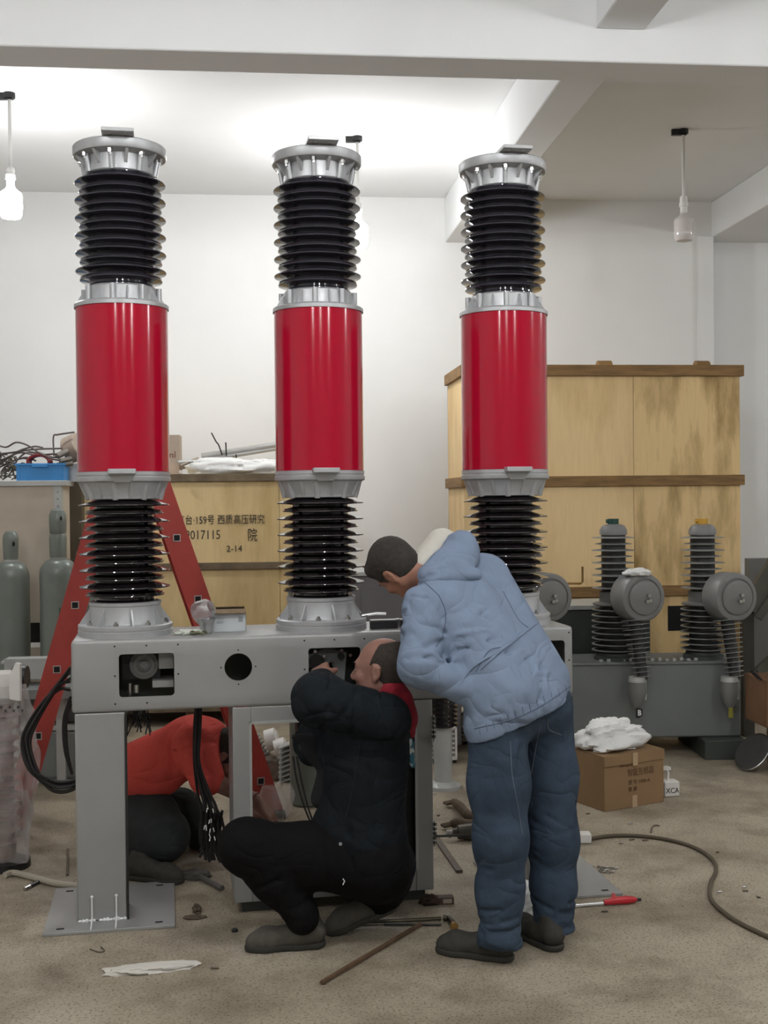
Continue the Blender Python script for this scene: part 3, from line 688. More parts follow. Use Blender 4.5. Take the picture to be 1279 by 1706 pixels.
# tangle of bent wires
rnd = random.Random(11)
wires = [[(-8, 740), (10, 745), (27, 737), (46, 742), (66, 755), (88, 765)], [(-8, 757), (20, 754), (45, 750), (68, 748), (104, 747)], [(-8, 770), (14, 762), (34, 754), (62, 758), (92, 756)],
         [(0, 778), (22, 768), (44, 762), (60, 768)], [(20, 785), (30, 765), (50, 753), (84, 764), (120, 770)], [(90, 760), (89, 728), (97, 724), (124, 720)], [(60, 752), (95, 762), (125, 744)], [(-8, 764), (8, 766), (30, 752), (56, 744), (72, 746)]]
for i, w in enumerate(wires):
    yy = 7.8+.02*i
    o = MB().tube(smooth_path([at(*q, yy) for q in w], 5), .006, 6).build('bent_wire', mat('dull_wire', (.13, .11, .1), .5, .4), None)
    tag(o, ['long wavy wire starting high at the left edge behind the blue bin', 'nearly straight wire crossing the middle of the tangle', 'low arched wire reaching the blue bin', 'short lowest wire at the left edge of the tangle', 'looping wire passing right over the blue bin', 'square cornered wire standing up right of the blue bin', 'short wire sagging between the square wire and the bin', 'second wavy wire from the left edge below the long one'][i], 'wire', 'tangled wires on the locker')
m = MB()
for k in range(60):
    p = at(rnd.uniform(-8, 34), rnd.uniform(762, 800), 7.85); p2 = p+Vector((rnd.uniform(-.1, .1), rnd.uniform(-.04, .04), rnd.uniform(-.04, .05))); p2.z = max(p2.z, 1.745); p.z = max(p.z, 1.745)
    m.tube(smooth_path([p, (p+p2)/2+Vector((0, 0, .02)), p2], 3), .005, 5)
tag(m.build('scrap_heap', mat('scrap', (.2, .18, .15), .6, .3, var=.5, vs=40), None), 'heap of tangled grey scrap wire left of the blue bin', 'scrap', kind='stuff')
t = thing('round_can', 'tilted pale round can behind the left pole above the blue bin', 'can', pz(118, 745, 8.0, 0))
MB().lathe([(0, -.05), (.085, -.05), (.09, -.045), (.09, .045), (.085, .05), (0, .05)], at(124, 746, 8.0)-Vector((t.location.x, t.location.y, 0)), 32, Matrix.Rotation(1.2, 3, 'Y') @ Matrix.Rotation(.3, 3, 'X')).build('can_body', CARDL, t)
MB().box(at(124, 785, 8.0)-Vector((t.location.x, t.location.y, 0))+Vector((0, 0, -.01)), (.09, .1, .12)).build('support_block', LIGHTM, t)
for k, (a, b, r) in enumerate((((95, 760), (112, 752), .02), ((100, 768), (118, 764), .016), ((96, 775), (120, 772), .018))):
    m = MB().cyl(at(*a, 7.8), at(*b, 7.86), r, seg=10).cyl(at(*a, 7.795), at(a[0]+2, a[1], 7.79), r*.6, seg=8)
    tag(m.build('metal_fitting', mat('fitting', (.22, .2, .18), .4, .7), None), ('uppermost', 'middle', 'lowest')[k]+' grey metal fitting heaped right of the blue bin', 'fitting')

# gas bottles
def bottle(px, Yd, label, tall=False, rad=.112, h=1.20):
    p = at(px, 1000, Yd)
    t = thing('gas_bottle', label, 'gas bottle', (p.x, p.y, 0), 0, 'grey gas bottles')
    pr = [(.0, .0), (rad-.01, .0), (rad, .012), (rad, h-.10)]
    for k in range(1, 9): a = k/8*PI/2; pr.append((rad*math.cos(a)*.62+.38*rad if k < 8 else .04, h-.10+.10*math.sin(a)))
    pr.append((.0, h))
    MB().lathe(pr, seg=48).build('bottle_body', GAS, t)
    MB().lathe([(0, h-.005), (.048, h-.005), (.048, h+.012), (.0, h+.012)], seg=32).build('neck_ring', LIGHTM, t)
    c0 = [(.0, h+.01), (.044, h+.01), (.048, h+.10), (.048, h+.14), (.044, h+.165), (.03, h+.185), (.0, h+.19)]
    if tall: c0 = [(.0, h+.01), (.052, h+.01), (.054, h+.13), (.050, h+.15), (.046, h+.155), (.052, h+.17), (.054, h+.24), (.052, h+.275), (.04, h+.30), (.0, h+.315)]
    cp = MB().lathe(c0, seg=32).build('valve_cap', GAS, t)
    zz = h+(.25 if tall else .11)
    MB().ball((.030, -.036, zz), (.008, .014, .016), 10, 8).build('vent_hole', HOLE, cp)
    if tall:
        text('stencil_mark', '1 V', .10, mat('dark_green_paint', (.02, .09, .05), .7), t, (.012, -rad-.002, h-.36))
    return t
bottle(19, 7.45, 'grey gas bottle at the left edge with a rounded cap', h=1.23)
bottle(98, 7.42, 'grey gas bottle with a tall double cap just left of the ladder', True, .115, h=1.245)
bottle(513, 6.30, 'grey gas bottle seen low down through the cabinet opening', rad=.105, h=1.22)
bottle(140, 7.9, 'grey gas bottle mostly hidden behind the ladder and left pole', h=1.1)

# left: pale switchgear parts standing on the floor behind the coil
t = thing('channel_frame', 'pale grey steel channel with brackets lying behind the ladder at left', 'frame')
o = at(10, 1098, 6.6)
MB().box(at(62, 1114, 6.75), (.36, .02, .12), Matrix.Rotation(.1, 3, 'Z')).build('channel_web', LIGHTM, t, .003)
MB().box(at(62, 1099, 6.85), (.36, .22, .012), Matrix.Rotation(.1, 3, 'Z')).build('channel_flange', LIGHTM, t)
MB().box(at(70, 1150, 6.7), (.5, .3, .05), Matrix.Rotation(.1, 3, 'Z')).build('cross_member', GREYEQ, t)
for px in (25, 102): MB().box((at(px, 1150, 6.8).x, 6.8, .33), (.05, .05, .66)).build('leg', LIGHTM, t)
t = thing('tank_box', 'low grey green tank behind the cable coil and ladder', 'tank', (at(95, 1200, 7.0).x, 7.0, 0))
MB().lh((-.16, -.2, .02), (.25, .25, .30)).build('tank_body', GREYEQ, t, .02)
MB().lh((-.17, -.21, .30), (.26, .26, .33)).build('lid', LIGHTM, t, .004)
MB().lh((-.15, -.15, .33), (.25, .2, .48)).build('upper_tank', GREYEQ, t, .02)
t = thing('wrapped_switch', 'pale bracketed device wrapped in clear plastic at the left edge', 'device', (at(8, 1430, 5.25).x, 5.25, 0))
L0 = t.location
def loc(px, py, Y): return at(px, py, Y)-L0
MB().box(loc(2, 1140, 5.25), (.14, .12, .11), Matrix.Rotation(.15, 3, 'Z')).build('head_box', WHITEP, t, .004)
MB().prism([loc(16, 1165, 5.15), loc(33, 1168, 5.15), loc(33, 1106, 5.15), loc(26, 1104, 5.15), loc(14, 1128, 5.15)], (0, 0, 0), (.005, .012, 0)).build('bracket', WHITEP, t)
MB().lathe([(0, -.03), (.05, -.03), (.052, -.02), (.052, .02), (.05, .03), (0, .03)], loc(34, 1128, 5.32), 28, Matrix.Rotation(PI/2, 3, 'Y')).build('black_wheel', BLACKPL, t)
m = MB()
for k in range(7): m.cyl(loc(-5+7*k, 1184-(k % 2)*6, 5.17), loc(-5+7*k, 1184-(k % 2)*6, 5.19), .005, seg=8)
m.build('bolt', DARK, t)
MB().lathe([(.0, .02), (.05, .02), (.05, .1)]+sum([[(.045, .1+.05*k), (.075, .115+.05*k), (.045, .13+.05*k)] for k in range(12)], [])+[(.05, .72), (.0, .72)], (0, 0, 0), 24).build('ribbed_insulator', mat('brown_glaze', (.14, .06, .045), .3), t)
MB().lathe([(.0, 0), (.11, 0), (.11, .03), (.06, .04), (.0, .04)], (0, 0, 0), 32).build('foot', DARK, t)
def wrap(c, rx, ry, z0, z1, seed, parent):
    rs = np.random.RandomState(seed); mb = MB(); pr = []
    n = 26
    for j in range(n+1): pr.append((1, z0+(z1-z0)*j/n))
    mb.lathe(pr[:], (0, 0, 0), 36); v = np.array(mb.v); a = np.arctan2(v[:, 1], v[:, 0]); z = v[:, 2]
    k = 1+.16*np.sin(3*a+9*z+rs.rand()*6)+.10*np.sin(7*a-17*z+rs.rand()*6)+.07*np.sin(13*a+31*z)
    k *= .75+.25*np.sin(PI*np.clip((z-z0)/(z1-z0), 0, 1)*.9+.15)
    v[:, 0] *= rx*k; v[:, 1] *= ry*k; v[:, :2] += np.array(c)[:2]; mb.v = [tuple(q) for q in v]
    return mb.build('plastic_wrap', GLASSY, parent, 0, 60)
wrap((0, 0), .13, .10, .03, .80, 2, t)
t = thing('plastic_bag', 'crumpled clear plastic sleeve around the left foot of the red ladder', 'plastic bag', (A0.x, A0.y, 0))
wrap((0, 0), .10, .08, .005, .22, 5, t)
t = thing('plastic_bag', 'crumpled clear plastic sleeve around the right foot of the red ladder', 'plastic bag', (B0.x, B0.y, 0))
wrap((0, 0), .09, .07, .005, .17, 6, t)

# small pale insulators seen through the cabinet opening
def ribbed(t, c, r, h, n, m, R=None, core=.6):
    pr = [(0, 0), (r*core, 0)]
    for k in range(n): z = h*(k+.5)/n; pr += [(r*core, z-h/n*.3), (r, z-.003), (r, z+.003), (r*core, z+h/n*.25)]
    pr += [(r*core, h), (0, h)]
    return MB().lathe(pr, c, 28, R).build('ribbed_insulator', m, t)
t = thing('fan_unit', 'white motor with ribbed grey housing seen through the cabinet opening', 'motor', (at(455, 1285, 6.9).x, 6.9, 0))
L0 = t.location
R = Matrix.Rotation(.9, 3, 'X') @ Matrix.Rotation(.5, 3, 'Y')
R2 = Matrix.Rotation(-.55, 3, 'Y') @ Matrix.Rotation(-.2, 3, 'X')
MB().lathe([(0, -.03), (.062, -.03), (.062, .03), (.04, .04), (0, .04)], loc(452, 1232, 6.9), 28, Matrix.Rotation(1.3, 3, 'Y')).build('white_drum', WHITEP, t)
MB().lathe([(0, -.03), (.062, -.03), (.062, .03), (.04, .04), (0, .04)], loc(468, 1248, 6.85), 28, Matrix.Rotation(1.3, 3, 'Y')).build('white_drum', WHITEP, t)
m = MB()
for k in range(9): m.box(loc(478, 1240+8*k, 6.75), (.09, .12, .008), Matrix.Rotation(-.35, 3, 'Y'))
m.build('cooling_fin', LIGHTM, t); MB().box(loc(482, 1275, 6.82), (.05, .10, .26)).build('fin_core', DARK, t)
MB().box((loc(470, 1300, 6.9).x, 0, .06), (.22, .2, .12)).build('foot', mat('brown_wrap', (.25, .2, .16), .7, var=.5, vs=20), t, .01)
ribbed(t, loc(440, 1262, 6.95), .05, .14, 6, LIGHTM, R2)
t = thing('dark_cabinet', 'dark grey equipment cabinet standing behind the bending man', 'cabinet', (at(650, 1000, 7.6).x, 7.65, 0), RT)
MB().lh((-.26, -.2, .05), (.42, .2, 1.12)).build('cabinet_body', mat('mid_grey_paint', (.14, .13, .135), .5, var=.1, vs=4), t, .006)
MB().lh((-.28, -.22, 1.12), (.44, .22, 1.145)).build('lid', LIGHTM, t, .003)
MB().lh((-.2, -.206, .15), (.37, -.2, 1.05)).build('door_panel', mat('mid_grey_paint', (1, 1, 1)), t, .002)
for x in (-.22, .33): MB().lh((x, -.15, 0), (x+.06, .15, .05)).build('foot', DARK, t)
tag(MB().tube(smooth_path([at(586, 947, 7.42), at(600, 942, 7.4), at(618, 949, 7.4), at(650, 950, 7.4)], 5), .007, 8).build('cable', RUBBER, None), 'thin black cable lying on the dark cabinet behind the middle pole', 'cable')

# ribbed white heater boxes standing on the floor behind the cabinet
def heater(px, py, label):
    g = ground(px, py); t = thing('ribbed_module', label, 'module', (g.x, g.y, 0), .1, 'white ribbed modules on the floor')
    m = MB()
    for x in (-.065, .065):
        m.lh((x-.006, -.006, .02), (x+.006, .006, .215))
    m.lh((-.07, -.006, .02), (.07, .006, .032)).lh((-.055, -.006, .222), (.055, .006, .234))
    m.prism([(-.071, -.006, .21), (-.055, -.006, .234), (-.048, -.006, .228), (-.062, -.006, .205)], (0, 0, 0), (0, .012, 0)).prism([(.071, -.006, .21), (.055, -.006, .234), (.048, -.006, .228), (.062, -.006, .205)], (0, 0, 0), (0, .012, 0))
    m.build('front_frame', WHITEP, t)
    m = MB()
    for k in range(7): m.lh((-.10, .008, .03+.028*k), (.07, .20, .04+.028*k))
    m.build('fin', WHITEP, t)
    MB().lh((-.02, .05, .02), (.05, .18, .24)).build('core', LIGHTM, t)
    m = MB().lh((-.012, -.004, .04), (-.004, .004, .2)).cyl((-.03, -.004, .19), (-.03, .004, .19), .014).cyl((.02, -.004, .19), (.02, .004, .19), .014).cyl((0, -.004, .12), (0, .004, .12), .01)
    m.build('linkage', STEEL, t)
    for x in (-.06, .06): MB().cyl((x, .02, 0), (x, .02, .03), .01, seg=10).build('foot', DARK, t)
    return t
heater(742, 1272, 'white ribbed module on the floor right of the control cabinet')
t2 = heater(790, 1240, 'white ribbed module partly hidden behind the blue jacket')
t = thing('ribbed_insulator', 'short black ribbed insulator behind the beam right of the cabinet', 'insulator', (at(737, 1180, 6.6).x, 6.6, 0))
ribbed(t, (0, 0, .34), .085, .20, 8, PORC, None, .75)
MB().lathe([(0, 0), (.10, 0), (.1, .02), (.05, .04), (.05, .34), (0, .34)], seg=28).build('stand', LIGHTM, t)

# ------------------------------------------------------------ grey outdoor breaker at right
G0 = at(955, 1230, 7.35)
gt = thing('grey_breaker', 'grey outdoor breaker with ribbed poles and round transformers at right', 'breaker', (.55, 7.32, 0), .02)
gw = 1.63
MB().lh((0, 0, .115), (gw, .42, .575)).build('beam_box', GREYEQ, gt, .012)
MB().lh((-.02, -.012, .565), (gw, .43, .58)).build('top_plate', GREYEQ, gt, .003)
for x in (.02, gw-.26): MB().lh((x, -.12, 0), (x+.26, .5, .115)).build('skid', GREYDK, gt, .004)
m = MB()
for px, py in ((1224, 1124), (1226, 1181)):
    p = at(px, py, 7.33)-gt.location; MB().cyl((p.x, -.02, p.z), (p.x, .0, p.z), .011, seg=12).build('bolt', STEEL, gt)
m = MB()
for k in range(14): m.box((.78+.045*k, .05, .583+.004*(k % 3)), (.02, .02, .018))
m.build('terminal', LIGHTM, gt)
def gpole(px, label, capm, cloth=False, B=False, inst='C'):
    p = at(px, 1000, 7.5); L = p-gt.location; x = L.x
    y = .16
    def part(mb, n, m, par=gt): return mb.build(n, m, par)
    def zc(py): return at(px, py, 7.48).z
    core = part(MB().lathe([(0, .57), (.125, .57), (.125, .60), (.11, .61), (.105, .625), (.0, .625)], (x, y, 0), 36), 'pole_base', GREYDK)
    z0, z1 = .625, zc(1010)
    pr = [(0, z0), (.085, z0)]
    n = 8; h = (z1-z0)/n
    for k in range(n): z = z0+h*(k+.5); pr += [(.085, z-.004), (.125, z-.003), (.125, z+.001), (.085, z+.008)]
    pr += [(.085, z1), (0, z1)]
    part(MB().lathe(pr, (x, y, 0), 40), 'lower_insulator', DKCORE)
    m = MB()
    for k in range(n): z = z0+h*(k+.5); m.lathe([(.120, z-.004), (.138, z-.004), (.138, z), (.120, z+.001)], (x, y, 0), 40, closed=True)
    part(m, 'shed', GREYSHED)
    z2 = zc(985)
    part(MB().lathe([(0, z1), (.10, z1), (.13, z1+.01), (.13, z1+.02), (.09, z1+.03), (.09, z2), (0, z2)], (x, y, 0), 36), 'middle_housing', GREYRES)
    z3 = zc(891); pr = [(0, z2), (.075, z2), (.075, z3), (0, z3)]; part(MB().lathe(pr, (x, y, 0), 36), 'upper_insulator', DKCORE)
    m = MB(); n = 9; h = (z3-z2)/n
    for k in range(n):
        z = z2+h*(k+.6); r = .135 if k % 2 == 0 else .115
        m.lathe([(.07, z-.001), (r, z-.004), (r, z-.001), (.08, z+.005)], (x, y, 0), 40, closed=True)
    part(m, 'shed', GREYSHED)
    part(MB().lathe([(0, z3), (.085, z3), (.085, z3+.03), (.07, z3+.055), (.045, z3+.066), (0, z3+.068)], (x, y, 0), 36), 'top_cap', GREYRES)
    c = part(MB().cyl((x, y, z3+.06), (x, y, z3+.10), .034, seg=20).cyl((x-.045, y, z3+.085), (x-.02, y, z3+.085), .012), 'transport_plug', capm); lab(c, label+' plug')
    # ring transformer
    zt = zc(990); R = Matrix.Rotation(.30, 3, 'Z') @ Matrix.Rotation(PI/2, 3, 'X')
    cx, cy = x+.105, -.10
    part(MB().lathe([(0, -.12), (.135, -.12), (.148, -.10), (.148, .03), (.14, .045), (.122, .05), (.115, .05), (.112, .044), (.105, .044), (.102, .055), (.09, .06), (.0, .06)], (cx, cy, zt), 48, R), 'ring_transformer', GREYRES)
    m = MB()
    for dx, dz in ((0, 0), (.006, -.03), (-.012, -.035)): m.cyl(Vector((cx, cy, zt))+R @ Vector((dx+.015, dz+.015, .06)), Vector((cx, cy, zt))+R @ Vector((dx+.015, dz+.015, .085)), .011, seg=10)
    part(m, 'terminal_bolt', STEEL)
    # slim slanted insulator in front
    a = Vector((cx-.03, -.09, zt-.13)); b = Vector((cx+.005, -.13, zc(1122)))
    d = (b-a); L_ = d.length; q = Vector((0, 0, 1)).rotation_difference(d.normalized()).to_matrix()
    part(MB().cyl(a, b, .042, .03, 24), 'slim_insulator_core', DKCORE)
    m = MB(); n = 13
    for k in range(n): z = L_*(k+.3)/n; r = .085-.035*k/n; m.lathe([(.03, z-.002), (r, z-.003), (r, z), (.03, z+.004)], a, 32, q, closed=True)
    part(m, 'slim_shed', GREYSHED)
    e = Vector((b.x-.02, b.y, zc(1180)))
    part(MB().lathe([(0, 0), (.05, 0), (.055, -.07), (.04, -.13), (.018, -.17), (.0, -.17)], b+Vector((-.035, .0, 0)), 28), 'cable_cone', GREYRES)
    part(MB().lathe([(0, 0), (.05, 0), (.055, -.03), (0, -.03)], b+Vector((-.035, 0, .02)), 28).cyl(b+Vector((.015, 0, 0)), b+Vector((.015, 0, -.12)), .007), 'earth_strap', LIGHTM)
    part(MB().cyl(b+Vector((-.035, -.02, -.165)), b+Vector((-.035, -.02, -.225)), .014), 'connector', mat('dirty_yellow', (.26, .24, .03), .6) if capm is YELP else GREYDK)
    if B:
        bd = part(MB().box(b+Vector((-.03, -.038, -.19)), (.034, .006, .045)), 'phase_tag', BLACKPL)
        text('letter', 'B', .045, INKW, gt, b+Vector((-.043, -.043, -.206)), sx=.9, bold=.0015)
    return (cx, cy, zt)
gpole(873, 'hidden', GREYDK)
c1 = gpole(1023, 'green', GREENP, B=True)
gpole(1172, 'yellow', YELP)
tag(crumple('cloth', gt.location+Vector((c1[0]-.02, c1[1]-.0, c1[2]+.132)), (.13, .1, .05), CLOTHW, .5, seed=12), 'folded white cloth on top of the round transformer with the green plug', 'cloth')
t = thing('grey_tank', 'dark grey green tank box behind the right end of the beam', 'tank', (at(955, 1060, 8.0).x, 8.0, 0), RT)
MB().lh((-.25, -.18, 0), (.47, .28, .86)).build('tank_body', GREYDK, t, .01)
MB().lh((-.27, -.2, .86), (.49, .30, .89)).build('lid', LIGHTM, t, .004)
tag(MB().tube([at(937, 1015, 7.7), at(937, 975, 7.7), at(940, 972, 7.7), at(967, 972, 7.7), at(970, 969, 7.7), at(970, 944, 7.7)], .007, 8).build('crank_handle', COPPER, None), 'bent brass coloured crank handle standing on the dark tank box', 'crank')
bpy.data.objects['crank_handle'].location.z += 0

# ------------------------------------------------------------ right floor area
g = ground(1007, 1353)
t = thing('carton', 'closed brown carton with a white cloth on top beside the bending man', 'box', g, math.atan2(.19, .34))
cwid, cdep, chh = .395, .33, .275
MB().lh((0, 0, 0), (cwid, cdep, chh)).build('box_body', CARD, t, .003)
MB().box((cwid/2, cdep*.27, chh+.004), (cwid, cdep*.5, .004), Matrix.Rotation(.03, 3, 'X')).build('flap', CARD, t)
MB().box((cwid/2, cdep*.75, chh+.004), (cwid, cdep*.48, .004), Matrix.Rotation(-.03, 3, 'X')).build('flap', CARD, t)
MB().box((cwid/2, -.004, chh-.022), (cwid+.004, .003, .05), Matrix.Rotation(-.08, 3, 'X')).build('folded_edge', CARD, t)
MB().lh((cwid*.5-.016, -.008, chh-.06), (cwid*.5+.016, -.0055, chh+.006)).lh((cwid*.5-.016, -.001, 0), (cwid*.5+.016, .0, .06)).build('tape', mat('shiny_tape', (.46, .33, .2), .25), t)
text('printed_text', '智能互感器', .042, INKBR, t, (.15, -.0015, .165), sx=.85)
text('printed_text', 'Zhineng huganqi', .018, INKBR, t, (.10, -.0015, .215))
text('printed_text', '型 号 1000-A', .026, INKBR, t, (.155, -.0015, .12))
text('printed_text', '数 量', .026, INKBR, t, (.155, -.0015, .085))
cm = g+Vector((math.cos(t.rotation_euler[2])*.19-math.sin(t.rotation_euler[2])*.17, math.sin(t.rotation_euler[2])*.19+math.cos(t.rotation_euler[2])*.17, chh+.008))
tag(crumple('cloth', cm, (.30, .22, .16), CLOTHW, .5, 26, 16, rz=.45, seed=21), 'crumpled white cloth lying on the closed brown carton', 'cloth')
g = ground(1118, 1325); t = thing('plastic_bottle', 'small white carton with black marks behind the brown carton', 'container', (g.x, g.y, 0), .2)
MB().lh((-.05, -.03, 0), (.035, .04, .08)).build('carton_body', WHITEP, t, .006)
MB().tube([(-.02, 0, .08), (-.018, 0, .12), (-.03, 0, .15)], .008, 8).lh((-.055, -.02, .14), (-.01, .02, .155)).build('spout', WHITEP, t)
text('black_marks', 'XCA', .04, INK, t, (-.045, -.0315, .02), sx=.9)
t.name = 'small_container'
# carton on a stump at right edge
g = at(1275, 1210, 6.9)
t = thing('carton', 'open brown carton cut off by the right edge of the photo', 'box', (2.175, 6.86, g.z), .1)
MB().lh((0, 0, 0), (.3, .3, .005)).lh((0, 0, 0), (.3, .005, .27)).lh((0, .295, 0), (.3, .3, .27)).lh((0, 0, 0), (.005, .3, .27)).lh((.295, 0, 0), (.3, .3, .27)).build('box_body', mat('dull_cardboard', (.22, .12, .06), .8, var=.15, vs=5), t)
MB().box((.16, -.05, .30), (.28, .12, .004), Matrix.Rotation(-.55, 3, 'X')).build('flap', mat('pink_cardboard', (.30, .18, .11), .8), t)
MB().box((-.03, .08, .295), (.08, .06, .01), Matrix.Rotation(.8, 3, 'Y')).build('black_clip', BLACKPL, t)
tag(MB().lh((2.27, 6.92, 0), (2.6, 7.16, g.z)).build('concrete_block', mat('rough_concrete', (.24, .20, .14), .9, var=.3, vs=12, bump=.6, bs=40), None, .01), 'rough grey block under the open carton at the right edge', 'block')
gz = ground(1228, 1283)
t = thing('round_flange', 'round flat steel disc leaning on a dark lump near the right edge', 'disc', (gz.x, gz.y, 0))
R = Vector((0, 0, 1)).rotation_difference(Vector((-.72, -.33, .60)).normalized()).to_matrix()
MB().lathe([(0, -.008), (.115, -.008), (.12, -.004), (.12, .004), (.115, .008), (0, .008)], (.09, 0, .105), 40, R).build('disc_plate', mat('dark_steel', (.07, .065, .06), .5, .5, var=.2, vs=10), t)
MB().lathe([(.119, -.005), (.1225, -.004), (.1225, .005), (.119, .006)], (.09, 0, .105), 40, R, closed=True).build('bright_edge', STEEL, t)
tag(crumple('dark_lump', (gz.x+.31, gz.y-.12, 0), (.20, .2, .20), mat('dirty_brown', (.07, .05, .035), .9, var=.4, vs=12, bump=.5), .3, seed=31), 'dark brown rounded lump behind the leaning disc', 'lump')
t = thing('steel_trestle', 'grey steel frame with a slanted brace at the right edge', 'trestle', (0, 0, 0))
mtr = mat('dark_olive_steel', (.10, .095, .075), .6, .2, var=.2, vs=6)
MB().lh((2.36, 7.9, 0), (2.43, 7.98, .93)).build('post', mat('dark_umber_steel', (.05, .045, .035), .6, var=.3, vs=6), t)
bar(MB(), at(1246, 1015, 7.9), at(1300, 925, 7.9), (1, 0, 0), .11, .06).build('brace', mtr, t)
bar(MB(), at(1262, 1120, 7.88), at(1300, 1085, 7.88), (1, 0, 0), .06, .05).build('brace', mtr, t)
bar(MB(), at(1262, 1030, 7.86), at(1310, 960, 7.86), (1, 0, 0), .05, .04).build('brace', mtr, t)
MB().lh((2.75, 7.9, 0), (2.83, 7.98, 1.3)).build('post', mtr, t)
tag(MB().lh((2.55, 8.4, .0), (3.6, 8.5, 1.15)).build('grey_board', mat('grey_board', (.17, .165, .15), .8, var=.1, vs=3), None), 'grey board standing behind the steel frame at the right edge', 'board')

# hose and plug
t = thing('floor_hose', 'brown rubber hose curving across the floor to the right edge', 'hose')
hp = [(975, 1399), (1010, 1393), (1050, 1392), (1095, 1396), (1140, 1406), (1172, 1420), (1190, 1437), (1192, 1453), (1184, 1470), (1182, 1490), (1190, 1506), (1212, 1525), (1240, 1542), (1285, 1563), (1330, 1580)]
MB().tube(smooth_path([ground(x, y, .009) for x, y in hp], 5), .0088, 10).build('hose_tube', HOSE, t)
g = ground(968, 1404)
MB().lh((g.x-.08, g.y-.02, 0), (g.x+.045, g.y+.04, .045)).build('white_connector', WHITEP, t, .006)
tag(MB().tube(smooth_path([ground(x, y, .014) for x, y in ((8, 1458), (22, 1454), (50, 1460), (85, 1470), (112, 1474), (150, 1478))], 5), .0135, 10).build('pvc_hose', BEIGEH, None), 'thick beige hose on the floor left of the front leg', 'hose')
# red handled tool
g = ground(1018, 1508); t = thing('rivet_tool', 'red handled pliers with silver shaft on the floor beside the right base plate', 'tool', (g.x, g.y, 0), .12)
MB().tube(smooth_path([(-.03, 0, .012), (.02, 0, .016), (.08, .01, .014), (.105, .015, .012)], 4), [.011, .011, .012, .014, .015, .015, .016, .016, .014, .013, .012, .011, .009], 10).build('handle', REDPL, t)
MB().tube([(-.0, .005, .016), (.02, .03, .02), (.026, .055, .022)], .008, 8).build('trigger', REDPL, t)
MB().cyl((-.15, .0, .008), (-.03, .0, .012), .005, seg=8).cyl((-.15, -.012, .006), (-.03, -.004, .008), .003, seg=8).build('shaft', STEEL, t)
MB().cyl((.10, .014, .012), (.125, .018, .01), .006, seg=8).build('tip', DARK, t)
tag(crumple('rag', ground(880, 1522), (.17, .22, .13), CLOTHW, .45, 24, 14, rz=.2, seed=41), 'white rag crumpled on the floor between the bending man\'s feet', 'rag')
# rods, flat bar, wrench, motor, gloves
tag(MB().tube([ground(536, 1637, .008), ground(700, 1540, .008)], .0085, 5).build('angle_rod', mat('rusty_angle', (.15, .09, .05), .7, .3, var=.3, vs=40), None), 'rusty thin rod lying diagonally on the floor in front of the shoes', 'rod')
t = thing('socket_wrench', 'dark L shaped wrench bar with bright socket end on the floor', 'wrench')
MB().tube(smooth_path([ground(600, 1536, .01), ground(680, 1533, .01), ground(735, 1530, .011)], 3), .007, 8).build('bar', mat('greasy_steel', (.07, .06, .04), .35, .7), t)
p = ground(738, 1529, .012); MB().tube([p, p+Vector((.02, -.005, .0)), p+Vector((.03, -.04, .0)), p+Vector((.035, -.085, 0))], .011, 12).build('elbow', mat('greasy_steel', (1, 1, 1)), t)
q = p+Vector((.035, -.085, 0)); MB().cyl(q, q+Vector((.002, -.01, 0)), .015, seg=16).build('socket_rim', COPPER, t)
MB().cyl(ground(640, 1540, .005), ground(735, 1541, .005), .004).build('pin', DARK, t)
tag(bar(MB(), ground(722, 1390, .006), ground(765, 1452, .006), (1, 0, 0), .028, .012).build('flat_bar', mat('dull_flat', (.17, .145, .12), .6, .4, var=.2, vs=20), None), 'brown grey flat steel bar on the floor right of the cabinet', 'bar')
g = ground(732, 1505); t = thing('small_carton', 'torn dark matchbox sized carton on the floor at the cabinet corner', 'box', (g.x, g.y, 0), .1)
MB().lh((-.01, -.02, 0), (.055, .02, .028)).build('box_body', mat('dark_card', (.09, .06, .045), .7), t, .002)
MB().lh((.012, -.0215, .006), (.046, -.0195, .022)).build('label_panel', CARDL, t)
crumple('torn_end', (-.035, 0, 0), (.07, .05, .04), mat('torn_dark', (.06, .03, .02), .8, var=.5, vs=50), .5, seed=51, parent=t)
g = ground(775, 1400); t = thing('drill_motor', 'grey greasy motor body lying on the floor behind the bending man', 'motor', (g.x, g.y, 0), .1)
MB().lathe([(0, -.06), (.018, -.06), (.02, -.04), (.032, -.035), (.036, .0), (.04, .06), (.0, .06)], (0, 0, .04), 24, Matrix.Rotation(PI/2, 3, 'Y')).build('motor_body', mat('greasy_grey', (.11, .10, .08), .45, .5, var=.4, vs=30), t)
MB().cyl((-.09, 0, .04), (-.06, 0, .04), .012, seg=10).cyl((-.075, -.02, .02), (-.075, -.02, .045), .006).build('shaft', STEEL, t)
for i, (a, b, r, l) in enumerate((((755, 1335), (785, 1362), .028, 'upper brown leather glove lying behind the bending man'), ((752, 1372), (790, 1376), .032, 'lower brown leather glove lying behind the bending man'))):
    p = ground(*a, .03); q = ground(*b, .032)
    t = thing('work_glove', l, 'glove')
    MB().tube(smooth_path([p, p.lerp(q, .4)+Vector((0, 0, .004)), q, q+Vector((.08, .01, .0))], 4), [r*.55, r*.7, r*.8, r*.85, r*.85, r*.8, r*.8, r*.9, r, r, r, r*.9, r*.8], 12).build('palm', BROWN, t)
    for k in range(3): MB().tube([p+Vector((.01, .012*k-.012, .0)), p+Vector((-.04-.006*k, .016*k-.016, -.012))], [.010, .007], 8).build('finger', BROWN, t)
